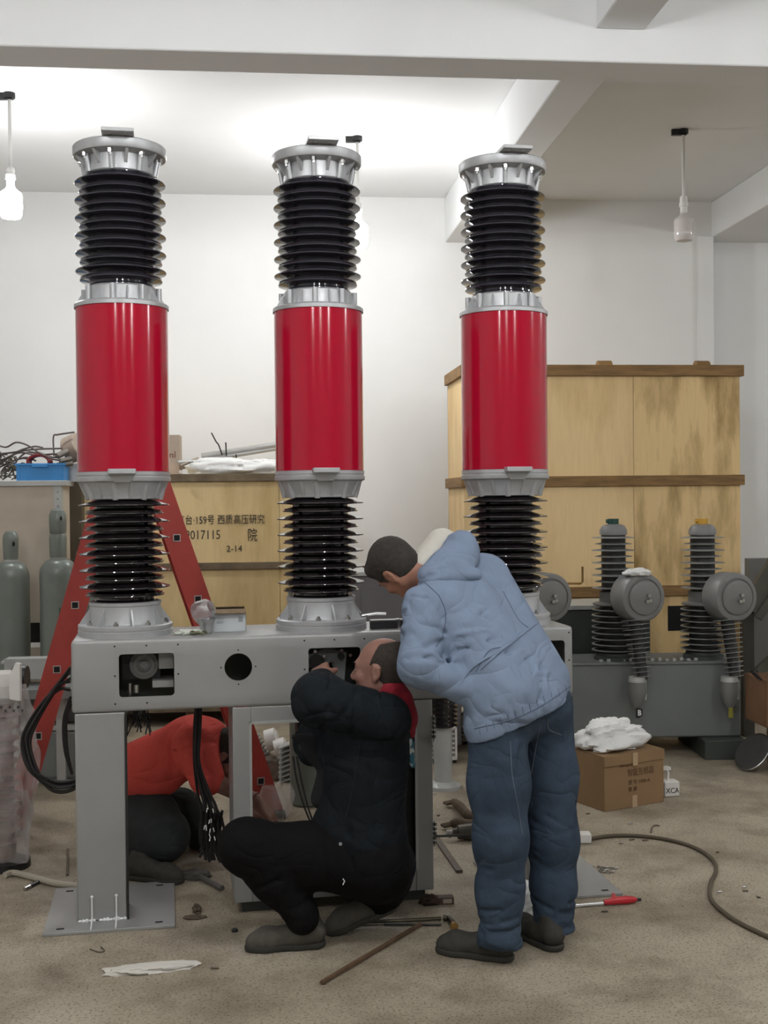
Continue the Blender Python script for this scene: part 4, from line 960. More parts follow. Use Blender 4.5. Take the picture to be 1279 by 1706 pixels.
# paper scraps and small bits
tag(crumple('paper_scrap', ground(246, 1616), (.26, .07, .022), PAPER, .5, 22, 10, rz=.22, seed=61), 'crumpled cream paper strip on the floor in front of the left base plate', 'paper')
t = thing('lighter', 'dark lighter with silver end on the floor beside the beige hose', 'lighter')
p = ground(41, 1481, .008); q = ground(67, 1468, .008)
MB().cyl(p, p.lerp(q, .35), .008, seg=10).build('metal_end', STEEL, t); MB().cyl(p.lerp(q, .35), q, .008, seg=10).build('body', BLACKPL, t)
tag(crumple('dry_leaf', ground(324, 1530), (.07, .03, .012), BROWN, .5, seed=71, rz=.1), 'curled brown leaf on the floor between the legs of the frame', 'leaf')
tag(crumple('dry_leaf', ground(328, 1519), (.025, .06, .03), BROWN, .5, seed=72, rz=.3), 'upright brown leaf stalk behind the curled leaf', 'leaf')
tag(crumple('pebble', ground(391, 1552), (.022, .02, .014), DARK, .3, seed=73), 'dark pebble on the floor left of the front shoe', 'pebble')
tag(MB().tube(smooth_path([ground(x, y, .003) for x, y in ((150, 1581), (165, 1586), (174, 1584), (168, 1577))], 4), .0025, 6).build('wire_curl', mat('thin_rust', (.12, .1, .07), .6), None), 'thin curled wire on the floor below the left base plate', 'wire')
tag(MB().tube(smooth_path([ground(x, y, .003) for x, y in ((1084, 1387), (1086, 1378), (1092, 1375), (1098, 1376))], 4), .004, 6).build('wire_curl', mat('thin_rust', (1, 1, 1)), None), 'small hooked wire on the floor above the brown hose', 'wire')
tag(MB().tube(smooth_path([ground(x, y, .004) for x, y in ((113, 1415), (113, 1440), (112, 1458))], 4), .006, 6).build('screw_rod', mat('thin_rust', (1, 1, 1)), None), 'thin rusty rod on the floor just left of the front leg', 'rod')
rnd = random.Random(5)
bits = [(1046, 1372), (1048, 1399), (1070, 1400), (1031, 1404), (976, 1356), (1193, 1420), (1195, 1486), (1237, 1484), (1260, 1494), (720, 1322), (722, 1380), (728, 1359), (1236, 1478), (280, 1452), (262, 1461), (160, 1540), (351, 1612), (1002, 1518)]
for i, (x, y) in enumerate(bits):
    p = ground(x, y, .004); a = rnd.uniform(-.6, .6); L_ = rnd.uniform(.012, .028)
    o = MB().cyl(p, p+Vector((math.cos(a), math.sin(a), 0))*L_, .0038, seg=6).build('metal_offcut', mat('thin_rust', (1, 1, 1)) if i % 3 else STEEL, None)
    tag(o, 'tiny metal offcut lying on the concrete floor', 'offcut', 'metal offcuts scattered over the floor')
for i in range(9):
    x, y = (1005+rnd.uniform(-12, 16), 1450+rnd.uniform(-4, 5)) if i < 6 else (973+rnd.uniform(-4, 8), 1446+rnd.uniform(-4, 4))
    p = ground(x, y); b = MB().lathe([(.005, 0), (.0095, 0), (.0095, .008), (.005, .008)], (p.x, p.y, .0005), 6, closed=True)
    b.cyl((p.x+.012, p.y, .005), (p.x+.03, p.y+.006, .005), .004, seg=6)
    tag(b.build('bolt_and_nut', STEEL, None), 'bright bolt and nut in the small pile right of the bending man', 'bolt', 'pile of bolts and nuts on the floor')
t = thing('stone_rubble', 'grey cable junk lying between the crouching red shirt and the cabinet', 'scrap')
crumple('junk', ground(320, 1461), (.12, .08, .03), mat('dusty_grey', (.12, .11, .1), .9), .5, seed=81, parent=t)
MB().tube([ground(322, 1455, .01), ground(370, 1480, .01)], .012, 8).build('junk_bar', mat('dusty_grey', (1, 1, 1)), t)
t.name = 'floor_junk'
# ------------------------------------------------------------ people: smooth implicit surfaces, meshed with surface nets
class SDF:
    def __init__(s, h, k=.03): s.h = h; s.k = k; s.ops = []
    def cone(s, a, b, ra, rb=None, k=None, sub=False):
        s.ops.append(('c', np.array(a, float), np.array(b, float), ra, ra if rb is None else rb, s.k if k is None else k, sub)); return s
    def ell(s, c, r, R=None, k=None, sub=False):
        s.ops.append(('e', np.array(c, float), np.array(r, float), np.eye(3) if R is None else np.array(R, float), 0, s.k if k is None else k, sub)); return s
    def chain(s, pts, rs, k=None):
        for i in range(len(pts)-1): s.cone(pts[i], pts[i+1], rs[i], rs[i+1], k)
        return s
    def plane(s, p, n, k=.004):      # removes the side the normal points to
        s.ops.append(('p', np.array(p, float), np.array(n, float)/np.linalg.norm(n), 0, 0, k, True)); return s
    def fold(s, pts, r, amp):
        s.ops.append(('f', [np.array(p, float) for p in pts], None, r, amp, 0, False)); return s
    def wave(s, d, freq, amp, warp=2.0, seed=0):
        s.ops.append(('w', np.array(d, float), seed, freq, amp, warp, False)); return s
    def mesh(s, name):
        lo = np.full(3, 1e9); hi = -lo
        for o in s.ops:
            if o[0] == 'c' and not o[6]:
                r = max(o[3], o[4]); lo = np.minimum(lo, np.minimum(o[1], o[2])-r); hi = np.maximum(hi, np.maximum(o[1], o[2])+r)
            if o[0] == 'e' and not o[6]: lo = np.minimum(lo, o[1]-o[2].max()); hi = np.maximum(hi, o[1]+o[2].max())
        h = s.h; lo -= 4*h; hi += 4*h; n = np.ceil((hi-lo)/h).astype(int)+1
        ax = [lo[i]+h*np.arange(n[i]) for i in range(3)]
        BIG = .2; D = np.full(n, BIG, np.float32)
        def sl(a, b, m):
            i0 = np.clip(((a-m-lo)/h).astype(int), 0, n-1); i1 = np.clip(((b+m-lo)/h).astype(int)+2, 1, n)
            S = tuple(slice(i0[i], i1[i]) for i in range(3))
            P = np.stack(np.meshgrid(ax[0][S[0]], ax[1][S[1]], ax[2][S[2]], indexing='ij'), -1).astype(np.float32)
            return S, P
        def segd(P, a, b):
            ab = b-a; t = np.clip(((P-a) @ ab)/max(ab @ ab, 1e-9), 0, 1); return np.linalg.norm(P-a-t[..., None]*ab, axis=-1), t
        for o in s.ops:
            if o[0] == 'c':
                r = max(o[3], o[4]); S, P = sl(np.minimum(o[1], o[2]), np.maximum(o[1], o[2]), r+.06)
                dd, t = segd(P, o[1], o[2]); d = dd-(o[3]+(o[4]-o[3])*t)
            elif o[0] == 'e':
                m = o[2].max(); S, P = sl(o[1], o[1], m+.06); q = (P-o[1]) @ o[3]
                k0 = np.linalg.norm(q/o[2], axis=-1); k1 = np.linalg.norm(q/(o[2]**2), axis=-1)+1e-6; d = k0*(k0-1)/k1
            elif o[0] == 'p':
                S, P = sl(lo, hi, 0); d = -((P-o[1]) @ o[2]); d = d
                D[S] = np.maximum(D[S], -d); continue
            elif o[0] == 'f':
                pts = np.array(o[1]); S, P = sl(pts.min(0), pts.max(0), o[3]*2.5); dd = np.full(P.shape[:3], 9.)
                for i in range(len(pts)-1): dd = np.minimum(dd, segd(P, pts[i], pts[i+1])[0])
                D[S] += (o[4]*np.exp(-(dd/o[3])**2)).astype(np.float32); continue
            elif o[0] == 'w':
                S, P = sl(lo, hi, 0); rs = np.random.RandomState(o[2]); a, b = rs.randn(3)*o[3]*.35, rs.randn(3)*o[3]*.5
                ph = (P @ o[1])*o[3] + o[5]*np.sin(P @ a+rs.rand()*6)+.8*np.sin(P @ b)
                w = np.sin(P @ (rs.randn(3)*o[3]*.2)+rs.rand()*6)*.5+.5
                D[S] += (o[4]*(.5-np.abs(np.sin(ph))**.8)*w).astype(np.float32); continue
            C = D[S]; k = max(o[5], 1e-4)
            if o[6]:
                hh = np.maximum(k-np.abs(-d-C), 0)/k; D[S] = np.maximum(C, -d)+hh*hh*k*.25
            else:
                hh = np.maximum(k-np.abs(C-d), 0)/k; D[S] = np.minimum(C, d)-hh*hh*k*.25
        return surfnet(D, lo, h, name)
def surfnet(D, lo, h, name):
    neg = D < 0; cs = [(i, j, k) for i in (0, 1) for j in (0, 1) for k in (0, 1)]
    nx, ny, nz = [q-1 for q in D.shape]
    sub = lambda A, c: A[c[0]:c[0]+nx, c[1]:c[1]+ny, c[2]:c[2]+nz]
    cnt = sum(sub(neg, c).astype(np.int8) for c in cs); mask = (cnt > 0) & (cnt < 8)
    I = np.argwhere(mask); idx = -np.ones(mask.shape, np.int64); idx[mask] = np.arange(len(I))
    pos = np.zeros((len(I), 3)); c_ = np.zeros(len(I))
    for a in cs:
        for ax in range(3):
            if a[ax]: continue
            b = list(a); b[ax] = 1
            da = D[I[:, 0]+a[0], I[:, 1]+a[1], I[:, 2]+a[2]]; db = D[I[:, 0]+b[0], I[:, 1]+b[1], I[:, 2]+b[2]]
            m = (da < 0) != (db < 0); t = np.where(m, da/np.where(m, da-db, 1), 0)
            q = np.tile(np.array(a, float), (len(I), 1)); q[:, ax] += t
            pos[m] += q[m]; c_[m] += 1
    V = (I+pos/c_[:, None])*h+lo; F_ = []
    for ax in range(3):
        u, v = (ax+1) % 3, (ax+2) % 3
        A = [slice(1, D.shape[i]-1) for i in range(3)]; B = list(A); A[ax] = slice(0, D.shape[ax]-1); B[ax] = slice(1, D.shape[ax])
        na, nb = neg[tuple(A)], neg[tuple(B)]; E = np.argwhere(na != nb); off_ = np.array([0 if i == ax else 1 for i in range(3)]); E2 = E+off_
        s_ = na[tuple(E.T)]
        def g(du, dv): q = E2.copy(); q[:, u] -= du; q[:, v] -= dv; return idx[tuple(q.T)]
        q = np.stack([g(1, 1), g(0, 1), g(0, 0), g(1, 0)], 1); q[~s_] = q[~s_][:, ::-1]; F_.append(q)
    F_ = np.concatenate(F_); F_ = F_[(F_ >= 0).all(1)]
    # light relaxation removes grid stepping
    e = np.concatenate([F_[:, [0, 1]], F_[:, [1, 2]], F_[:, [2, 3]], F_[:, [3, 0]]])
    for _ in range(2):
        acc = np.zeros_like(V); n = np.zeros(len(V)); np.add.at(acc, e[:, 0], V[e[:, 1]]); np.add.at(n, e[:, 0], 1)
        V = V*.5+.5*acc/np.maximum(n, 1)[:, None]
    me = bpy.data.meshes.new(name); me.vertices.add(len(V)); me.vertices.foreach_set('co', V.ravel())
    me.loops.add(F_.size); me.loops.foreach_set('vertex_index', F_.ravel()); me.polygons.add(len(F_))
    me.polygons.foreach_set('loop_start', np.arange(0, F_.size, 4)); me.polygons.foreach_set('loop_total', np.full(len(F_), 4))
    me.update(); me.validate(); me.shade_smooth(); return me

def frame(face, up):
    f = Vector(face).normalized(); u = Vector(up); u = (u-f*u.dot(f)).normalized(); r = f.cross(u); return r, f, u
class Head:
    def __init__(s, c, face, up, sc_=1.0): s.c = Vector(c); s.r, s.f, s.u = frame(face, up); s.k = sc_; s.R = Matrix((s.r, s.f, s.u)).transposed()
    def p(s, x, y, z): return s.c + (s.r*x+s.f*y+s.u*z)*s.k
    def E(s, S, c, r, k=None, sub=False): S.ell(s.p(*c), [q*s.k for q in r], s.R, k, sub)
    def C(s, S, a, b, ra, rb, k=None, sub=False): S.cone(s.p(*a), s.p(*b), ra*s.k, rb*s.k, k, sub)
    def build(s, S):
        s.E(S, (0, -.012, .035), (.074, .094, .084), .02); s.E(S, (0, .028, -.02), (.060, .062, .082), .03)
        s.C(S, (-.028, .052, -.082), (.028, .052, -.082), .024, .024, .03); s.C(S, (0, .066, -.092), (0, .072, -.09), .016, .014, .02)
        s.C(S, (-.052, .0, -.055), (-.03, .05, -.085), .022, .018, .03); s.C(S, (.052, .0, -.055), (.03, .05, -.085), .022, .018, .03)
        s.C(S, (-.035, .080, .022), (.035, .080, .022), .011, .011, .02)                      # brow
        for e in (-1, 1):
            s.E(S, (e*.031, .094, .002), (.017, .014, .011), .012, True)                      # socket
            s.E(S, (e*.031, .076, .002), (.0135, .0135, .0115), .003)                          # eyeball
            s.C(S, (e*.022, .090, .008), (e*.042, .084, .007), .0035, .003, .004)              # lid
            s.E(S, (e*.043, .066, -.028), (.020, .018, .018), .02)                             # cheek
            s.C(S, (e*.010, .098, -.034), (e*.013, .094, -.036), .008, .007, .006)             # nostril wing
            # ear: rim, bowl, lobe
            s.E(S, (e*.078, -.008, -.006), (.010, .019, .030), .008)
            s.E(S, (e*.088, -.004, -.006), (.008, .010, .019), .004, True)
            s.C(S, (e*.080, -.022, .012), (e*.078, .004, .020), .005, .004, .005); s.C(S, (e*.078, -.004, -.036), (e*.077, .002, -.03), .007, .005, .006)
        s.C(S, (0, .086, .010), (0, .106, -.026), .008, .012, .012)                            # nose
        s.C(S, (-.018, .086, -.058), (.018, .086, -.058), .006, .006, .008); s.C(S, (-.015, .084, -.069), (.015, .084, -.069), .007, .007, .008)
        s.C(S, (-.024, .094, -.0635), (.024, .094, -.0635), .0028, .0028, .003, True)          # mouth line
    def hair(s, h, cuts, grow=.006):
        S = SDF(h, .01); s.E(S, (0, -.014, .037), (.074+grow, .094+grow, .084+grow)); s.E(S, (0, -.02, -.01), (.064+grow, .075+grow, .075+grow), .02)
        for p, n in cuts: S.plane(s.p(*p), (s.r*n[0]+s.f*n[1]+s.u*n[2]))
        return S
    def eyes(s, parent):
        for e in (-1, 1):
            MB().ball(s.p(e*.031, .0785, .002), .0118*s.k, 14, 10).build('eyeball', mat('eye_white', (.6, .57, .53), .2), parent)
            MB().ball(s.p(e*.031, .0868, .001), (.0042, .0042, .0042), 10, 8).build('iris', mat('dark_iris', (.02, .012, .01), .15), parent)
            MB().tube([s.p(e*.018, .094, .023), s.p(e*.033, .093, .027), s.p(e*.048, .082, .022)], [.0028, .0034, .002], 6).build('eyebrow', HAIRG, parent)

def hand(S, w, fwd, palm, side, curl=.5, k=.006, sc_=1.0):
    """w wrist, fwd towards the fingers, palm = palm facing direction, side = +1/-1 chooses the thumb side"""
    f = Vector(fwd).normalized(); p = Vector(palm); p = (p-f*p.dot(f)).normalized(); t = f.cross(p)*side; w = Vector(w)
    P = lambda a, b, c: w+(f*a+t*b+p*c)*sc_
    S.cone(P(-.02, 0, 0), P(.02, 0, 0), .026*sc_, .024*sc_, .02)
    for b in (-.026, -.009, .009, .026): S.cone(P(.02, b*.6, 0), P(.088, b, 0), .015*sc_, .0125*sc_, .012)
    for b, L_, r in ((.030, .072, .0088), (.010, .080, .0090), (-.010, .075, .0087), (-.029, .060, .0080)):
        q = P(.088, b, 0); a = curl*.5
        for i, l in enumerate((.45, .32, .23)):
            a += curl*(.35 if i else .1); d = f*math.cos(a)+p*math.sin(a)+t*(b*1.5 if i == 0 else 0); q2 = q+d.normalized()*L_*l*sc_
            S.cone(q, q2, (r-.0006*i)*sc_, (r-.0006*(i+1))*sc_, .003); q = q2
    a0 = P(.022, .022, .004); a1 = P(.052, .048, .016+.01*curl); a2 = P(.080, .056-.01*curl, .026+.015*curl); a3 = P(.100, .052-.02*curl, .034+.02*curl)
    S.cone(a0, a1, .014*sc_, .0115*sc_, .012); S.cone(a1, a2, .0108*sc_, .0100*sc_, .004); S.cone(a2, a3, .0098*sc_, .0082*sc_, .004)

def shoe(parent, heel, fwd, up, L_=.275, m=SHOE, width=.046, laces=True, flat=True):
    f = Vector(fwd).normalized(); u = Vector(up); u = (u-f*u.dot(f)).normalized(); r = f.cross(u); h0 = Vector(heel)
    P = lambda a, b, c: h0+f*a+r*b+u*c
    S = SDF(.0045, .03); w = width
    S.cone(P(.04, 0, .050), P(.10, 0, .052), w*.84, w*.80); S.cone(P(.10, 0, .046), P(L_-.075, .004, .036), w*.84, w*.86); S.cone(P(L_-.075, .004, .034), P(L_-.035, .002, .028), w*.88, .032)
    S.cone(P(.045, 0, .06), P(.06, 0, .105), w*.78, w*.80)
    S.plane(P(0, 0, .012), -u); S.plane(P(.05, 0, .122), u*1+f*.15)
    o = link('shoe', S.mesh('shoe'), m, parent)
    S = SDF(.0045, .02); S.cone(P(.042, 0, .012), P(.10, 0, .012), w*.92, w*.84); S.cone(P(.10, 0, .012), P(L_-.07, .004, .012), w*.84, w*.97); S.cone(P(L_-.07, .004, .012), P(L_-.036, .002, .012), w*.97, .036)
    S.plane(P(0, 0, .0), -u); S.plane(P(0, 0, .022), u)
    link('sole', S.mesh('sole'), mat('shoe_sole', (.03, .028, .022), .8), o)
    if laces:
        mb = MB()
        for i in range(4):
            a = .10+.022*i; z = .088-.006*i; mb.tube([P(a, -.018, z-.004), P(a+.005, 0, z+.004-.004*i), P(a, .018, z-.004)], .0025, 6)
        mb.tube(smooth_path([P(.10, 0, .095), P(.115, .02, .115), P(.125, .03, .095), P(.105, .005, .093)], 4), .002, 6)
        mb.build('lace', mat('black_lace', (.012, .012, .012), .8), o)
    return o
def A(px, py, Y): return at(px, py, Y)
def partsdf(name, S, m, parent): return link(name, S.mesh(name), m, parent)

# ===== bending man in the pale blue jacket
B = thing('person', 'man in pale blue hooded jacket and jeans bending over the right end of the machine', 'person', (0, 0, 0))
hipL, kneeL, ankL = A(828, 1215, 4.22), A(834, 1400, 4.14), A(832, 1565, 4.12)
hipR, kneeR, ankR = A(905, 1185, 4.40), A(921, 1400, 4.32), A(922, 1555, 4.27)
hdB = Head(A(661, 946, 4.46), (-.34, .58, -.76), (-.80, .20, .50), .95)
neckB = A(728, 960, 4.44)
shL, elL, wrL = A(708, 1010, 4.26), A(697, 1110, 4.14), A(788, 1160, 4.17)
shR, elR, wrR = A(800, 975, 4.62), A(790, 1065, 4.66), mf(1.46, .16, BT+.06)
pelL, pelR, chL, chR = A(835, 1160, 4.22), A(893, 1135, 4.40), A(733, 1018, 4.32), A(800, 975, 4.56)
S = SDF(.006, .03); hdB.build(S)
S.cone(hdB.p(0, -.025, -.06), neckB, .052, .058, .03)
S.cone(neckB, A(768, 1010, 4.44), .06, .10, .05); S.cone(A(768, 1010, 4.44), A(865, 1170, 4.31), .11, .12, .05)
S.cone(shL, shR, .06, .06, .05)
S.chain([shL, elL, wrL], [.048, .042, .028]); S.chain([shR, elR, wrR], [.048, .042, .028])
hand(S, wrL, (A(850, 1172, 4.28)-wrL), (.2, 1, .0), 1, .35); hand(S, wrR, um*-1+Vector((0, -.0, -.12)), (0, 0, -1), 1, .25)
S.chain([hipL, kneeL, ankL], [.09, .058, .042]); S.chain([hipR, kneeR, ankR], [.09, .058, .042])
partsdf('body', S, SKIN, B); hdB.eyes(B)
Hs = hdB.hair(.004, [((0, .058, .0), (0, .8, -.38)), ((0, 0, -.045), (0, .35, -1))], .008)
for e in (-1, 1): Hs.ell(hdB.p(e*.078, .0, -.012), (.022, .028, .036), hdB.R, .006, True)
Hs.cone(hdB.p(-.03, .055, .085), hdB.p(.03, .055, .085), .024, .024, .03); Hs.wave((.6, .3, .5), 260, .003, 1.5, 77)
partsdf('hair', Hs, HAIRG, B)
J = SDF(.005, .06)
J.cone(pelL, chL, .122, .112); J.cone(pelR, chR, .122, .118); J.cone(A(862, 1148, 4.30), A(768, 1000, 4.42), .135, .12)
J.cone(chL, neckB, .10, .06, .05); J.cone(chR, neckB, .10, .06, .05)
J.cone(A(818, 1210, 4.20), A(890, 1180, 4.28), .095, .115, .05); J.cone(A(830, 1230, 4.24), A(905, 1185, 4.40), .10, .11, .05)
hemP = A(868, 1192, 4.28); J.plane(hemP, Vector((.20, .0, -1)).normalized()+Vector((.16, .05, 0)))
J.chain([shL, elL, A(792, 1160, 4.175)], [.080, .068, .045], .035); J.chain([shR, elR, wrR+Vector((.04, 0, .02))], [.08, .066, .047], .03)
rs = np.random.RandomState(4)
def limbfolds(S, a, b, r, n, amp, seed, tilt=.5, wr=.008):
    a, b = np.array(a), np.array(b); z = (b-a)/np.linalg.norm(b-a); x = np.cross(z, [0, 0, 1.]) if abs(z[2]) < .9 else np.cross(z, [1., 0, 0]); x /= np.linalg.norm(x); y = np.cross(z, x)
    q = np.random.RandomState(seed)
    for i in range(n):
        t = (i+.5+q.uniform(-.3, .3))/n; c = a+(b-a)*t; a0 = q.uniform(0, 6.28); sp = q.uniform(.7, 1.9); sl_ = q.uniform(-tilt, tilt)
        pts = [c+(x*np.cos(v)+y*np.sin(v))*r+z*sl_*r*(v-a0) for v in np.linspace(a0, a0+sp, 7)]
        S.fold(pts, wr*q.uniform(.8, 1.4), amp*q.uniform(.5, 1.2))
limbfolds(J, shL, elL, .078, 12, .014, 1); limbfolds(J, elL, wrL, .060, 9, .011, 2); limbfolds(J, elL+(shL-elL)*.25, elL+(wrL-elL)*.25, .072, 7, .014, 3)
# folds radiating over the back and flank
for (p0, p1, p2) in (((735, 1050), (790, 1040), (850, 1030)), ((740, 1090), (800, 1075), (872, 1045)), ((790, 1120), (830, 1098), (885, 1062)), ((795, 1150), (840, 1120), (900, 1090)),
                     ((800, 1150), (838, 1160), (880, 1120)), ((808, 1130), (850, 1140), (912, 1110)), ((748, 1010), (800, 1015), (845, 995)), ((860, 1175), (880, 1130), (895, 1085)), ((900, 1165), (908, 1130), (912, 1095)), ((930, 1150), (928, 1125), (922, 1100))):
    J.fold([A(*p0, 4.16), A(*p1, 4.18), A(*p2, 4.24)], .009, .014)
    J.fold([A(p0[0]+4, p0[1]+11, 4.16), A(p1[0]+4, p1[1]+11, 4.18), A(p2[0], p2[1]+11, 4.24)], .009, -.008)
J.fold([A(790, 1135, 4.08), A(832, 1092, 4.12), A(896, 1040, 4.22)], .007, .018)     # overlapping yoke flap
J.wave((.3, .2, .9), 26, .0055, 2.6, 3); J.wave((.8, .1, .3), 34, .0035, 2.6, 31)
J.plane(hemP, Vector((.20, .0, -1)).normalized()+Vector((.16, .05, 0)))
jk = partsdf('jacket', J, BLUEJ, B)
Hd = SDF(.0045, .05)
Hd.cone(A(712, 958, 4.33), A(768, 912, 4.46), .036, .050); Hd.cone(A(768, 912, 4.46), A(780, 945, 4.50), .052, .05); Hd.cone(A(722, 962, 4.30), A(792, 958, 4.36), .032, .024); Hd.cone(A(745, 940, 4.36), A(775, 930, 4.42), .045, .04)
Hd.fold([A(715, 960, 4.27), A(750, 950, 4.28), A(790, 948, 4.32)], .008, .012); Hd.fold([A(725, 935, 4.3), A(755, 925, 4.32), A(785, 935, 4.36)], .008, .008); Hd.wave((.5, .1, .8), 60, .004, 2, 9)
partsdf('hood', Hd, BLUEJ, jk)
Cl = SDF(.006, .04); Cl.cone(A(704, 944, 4.44), A(742, 900, 4.52), .050, .042); Cl.cone(A(706, 928, 4.50), A(728, 898, 4.55), .036, .034); Cl.wave((.6, .1, .6), 70, .004, 2, 5)
partsdf('hood_lining', Cl, CREAM, jk)
hem = MB()
T = SDF(.005, .05)
T.chain([hipL, hipL.lerp(kneeL, .5), kneeL, kneeL.lerp(ankL, .5), ankL], [.105, .102, .088, .076, .072]); T.chain([hipR, hipR.lerp(kneeR, .5), kneeR, kneeR.lerp(ankR, .5), ankR], [.107, .102, .086, .074, .070])
T.cone(A(840, 1180, 4.27), A(897, 1150, 4.38), .095, .100); T.cone(A(850, 1195, 4.27), A(905, 1180, 4.34), .092, .092)
for an in (ankL, ankR): T.cone(an+Vector((0, 0, -.01)), an+Vector((0, 0, -.035)), .074, .078, .02)
T.plane((0, 0, .055), (0, 0, -1))
limbfolds(T, kneeL.lerp(ankL, .62), ankL+Vector((0, 0, -.03)), .075, 11, .012, 11, .5, .008); limbfolds(T, kneeR.lerp(ankR, .62), ankR+Vector((0, 0, -.03)), .075, 11, .012, 12, .5, .008)
limbfolds(T, hipL.lerp(kneeL, .7), kneeL.lerp(ankL, .4), .088, 7, .007, 13, .8, .008); limbfolds(T, hipR.lerp(kneeR, .7), kneeR.lerp(ankR, .4), .088, 7, .007, 14, .8, .008)

T.fold([A(868, 1225, 4.12), A(850, 1290, 4.1), A(862, 1390, 4.1)], .010, -.010); T.wave((.35, .2, .7), 26, .005, 2.6, 4); T.wave((.9, .1, .2), 24, .004, 2.2, 14)
partsdf('jeans', T, JEAN, B)
gB = ground(858, 1608); gB2 = ground(722, 1590)
shoe(B, (gB.x, gB.y+.035, 0), (gB2-gB), (0, 0, 1), .285)
gC = ground(935, 1590); shoe(B, (gC.x, gC.y+.02, 0), Vector((-.55, .8, 0)), (0, 0, 1), .28)

# ===== squatting man in the dark jacket
Cc = thing('person', 'balding man in dark navy jacket and black trousers squatting at the open cabinet', 'person', (0, 0, 0))
hd = Head(A(634, 1117, 4.40), (-.93, .30, .02), (.16, .05, 1), 1.0)
nk = A(655, 1172, 4.40)
shl, ell_, wrl = A(640, 1200, 4.27), A(530, 1166, 4.23), A(540, 1128, 4.49)
shr, elr, wrr = A(625, 1210, 4.56), A(528, 1238, 4.47), A(560, 1160, 4.53)
hl, kl, al = A(622, 1440, 4.32), A(410, 1410, 4.24), A(500, 1520, 4.24)
hr, kr, ar = A(630, 1440, 4.50), A(540, 1405, 4.60), A(632, 1498, 4.42)
S = SDF(.0055, .03); hd.build(S); S.cone(hd.p(0, -.03, -.06), nk, .052, .058, .03)
S.cone(nk, A(620, 1230, 4.41), .06, .10, .05); S.cone(A(620, 1230, 4.41), A(625, 1430, 4.41), .11, .12, .05); S.cone(shl, shr, .05, .05, .05)
S.chain([shl, ell_, wrl], [.046, .04, .027]); S.chain([shr, elr, wrr], [.046, .04, .027])
S.cone(hl, hr, .09, .09, .04); S.chain([hl, kl, al], [.085, .055, .040]); S.chain([hr, kr, ar], [.085, .055, .038])
hand(S, wrl, Vector((-.25, 1, .25)), (.5, .2, -1), -1, .55); hand(S, wrr, Vector((-.1, 1, .45)), (-.6, 0, -.6), 1, .5)
partsdf('body', S, SKINB, Cc); hd.eyes(Cc)
Hs = hd.hair(.004, [((0, .02, .03), (0, 1, .42)), ((0, -.0, -.055), (0, .35, -1)), ((0, 0, .095), (0, .25, 1))], .0035)
for e in (-1, 1): Hs.ell(hd.p(e*.078, .0, -.010), (.02, .027, .036), hd.R, .006, True)
partsdf('hair', Hs, HAIRB, Cc)
J = SDF(.005, .06)
J.cone(A(603, 1385, 4.36), A(612, 1245, 4.37), .155, .15); J.cone(A(607, 1385, 4.48), A(620, 1245, 4.50), .14, .135)
J.cone(A(612, 1245, 4.40), A(645, 1190, 4.42), .14, .085); J.cone(A(600, 1395, 4.36), A(642, 1440, 4.38), .14, .105); J.cone(A(560, 1385, 4.33), A(640, 1450, 4.35), .09, .095, .05)
J.plane(A(600, 1425, 4.3), (-.55, 0, -.85))
J.chain([shl, ell_, A(533, 1140, 4.38)], [.098, .086, .062], .05); J.chain([shr, elr, A(552, 1178, 4.50)], [.09, .075, .05], .05)
limbfolds(J, shl, ell_, .09, 8, .010, 21); limbfolds(J, ell_, wrl, .075, 6, .010, 22); J.wave((.2, .3, .8), 26, .007, 2.4, 7)
for p in (((530, 1300), (560, 1330), (580, 1390)), ((600, 1260), (620, 1300), (630, 1380)), ((640, 1230), (660, 1290), (660, 1360)), ((560, 1220), (600, 1235), (650, 1230))):
    J.fold([A(*q, 4.21) for q in p], .014, .011)
jc = partsdf('jacket', J, NAVY, Cc)
Cl = SDF(.0055, .03); Cl.cone(A(648, 1150, 4.38), A(668, 1195, 4.40), .062, .060); Cl.cone(A(672, 1165, 4.38), A(682, 1222, 4.42), .030, .022); Cl.wave((.5, .2, .8), 60, .004, 2, 6)
partsdf('red_collar', Cl, REDKN, Cc)
Pt = SDF(.0055, .02); Pt.cone(A(683, 1235, 4.36), A(687, 1275, 4.38), .014, .012); lab(partsdf('patterned_patch', Pt, mat('teal_white_pattern', (.03, .12, .16), .8, col2=(.5, .52, .5), vs=45, contrast=(.42, .5)), Cc), 'blue and white patterned cloth at the shoulder')
Fl = SDF(.006, .03); Fl.cone(A(520, 1235, 4.40), A(490, 1228, 4.36), .030, .012); Fl.cone(A(530, 1260, 4.42), A(505, 1248, 4.38), .040, .016); Fl.cone(A(545, 1275, 4.42), A(535, 1330, 4.40), .03, .04)
lab(partsdf('jacket_flap', Fl, mat('black_lining', (.008, .008, .01), .9), jc), 'black open front flap of the jacket')
T = SDF(.005, .05)
T.chain([hl, hl.lerp(kl, .5), kl, kl.lerp(al, .5), al], [.128, .108, .090, .070, .056]); T.chain([hr, kr, kr.lerp(ar, .5), ar], [.125, .09, .074, .062])
T.cone(hl, hr, .125, .125); T.cone(A(640, 1455, 4.36), A(640, 1470, 4.46), .085, .085)
T.cone(al, al+Vector((.008, 0, -.018)), .056, .059, .02)
limbfolds(T, kl, al, .08, 7, .008, 31); limbfolds(T, hl, kl, .11, 7, .010, 32); T.wave((.3, .2, .6), 30, .004, 2, 8)
partsdf('trousers', T, BLACKT, Cc)
lab(MB().cyl(A(567, 1406, 4.15), A(567, 1406, 4.17), .006, seg=12).build('button', GREYRES, jc), 'pale press stud')
g1 = ground(542, 1580); g0 = ground(404, 1590)
shoe(Cc, (g1.x, g1.y+.03, 0), (g0-g1), (0, 0, 1), .29, SHOEB)
tp = ground(556, 1556); hp_ = A(662, 1512, 4.42)
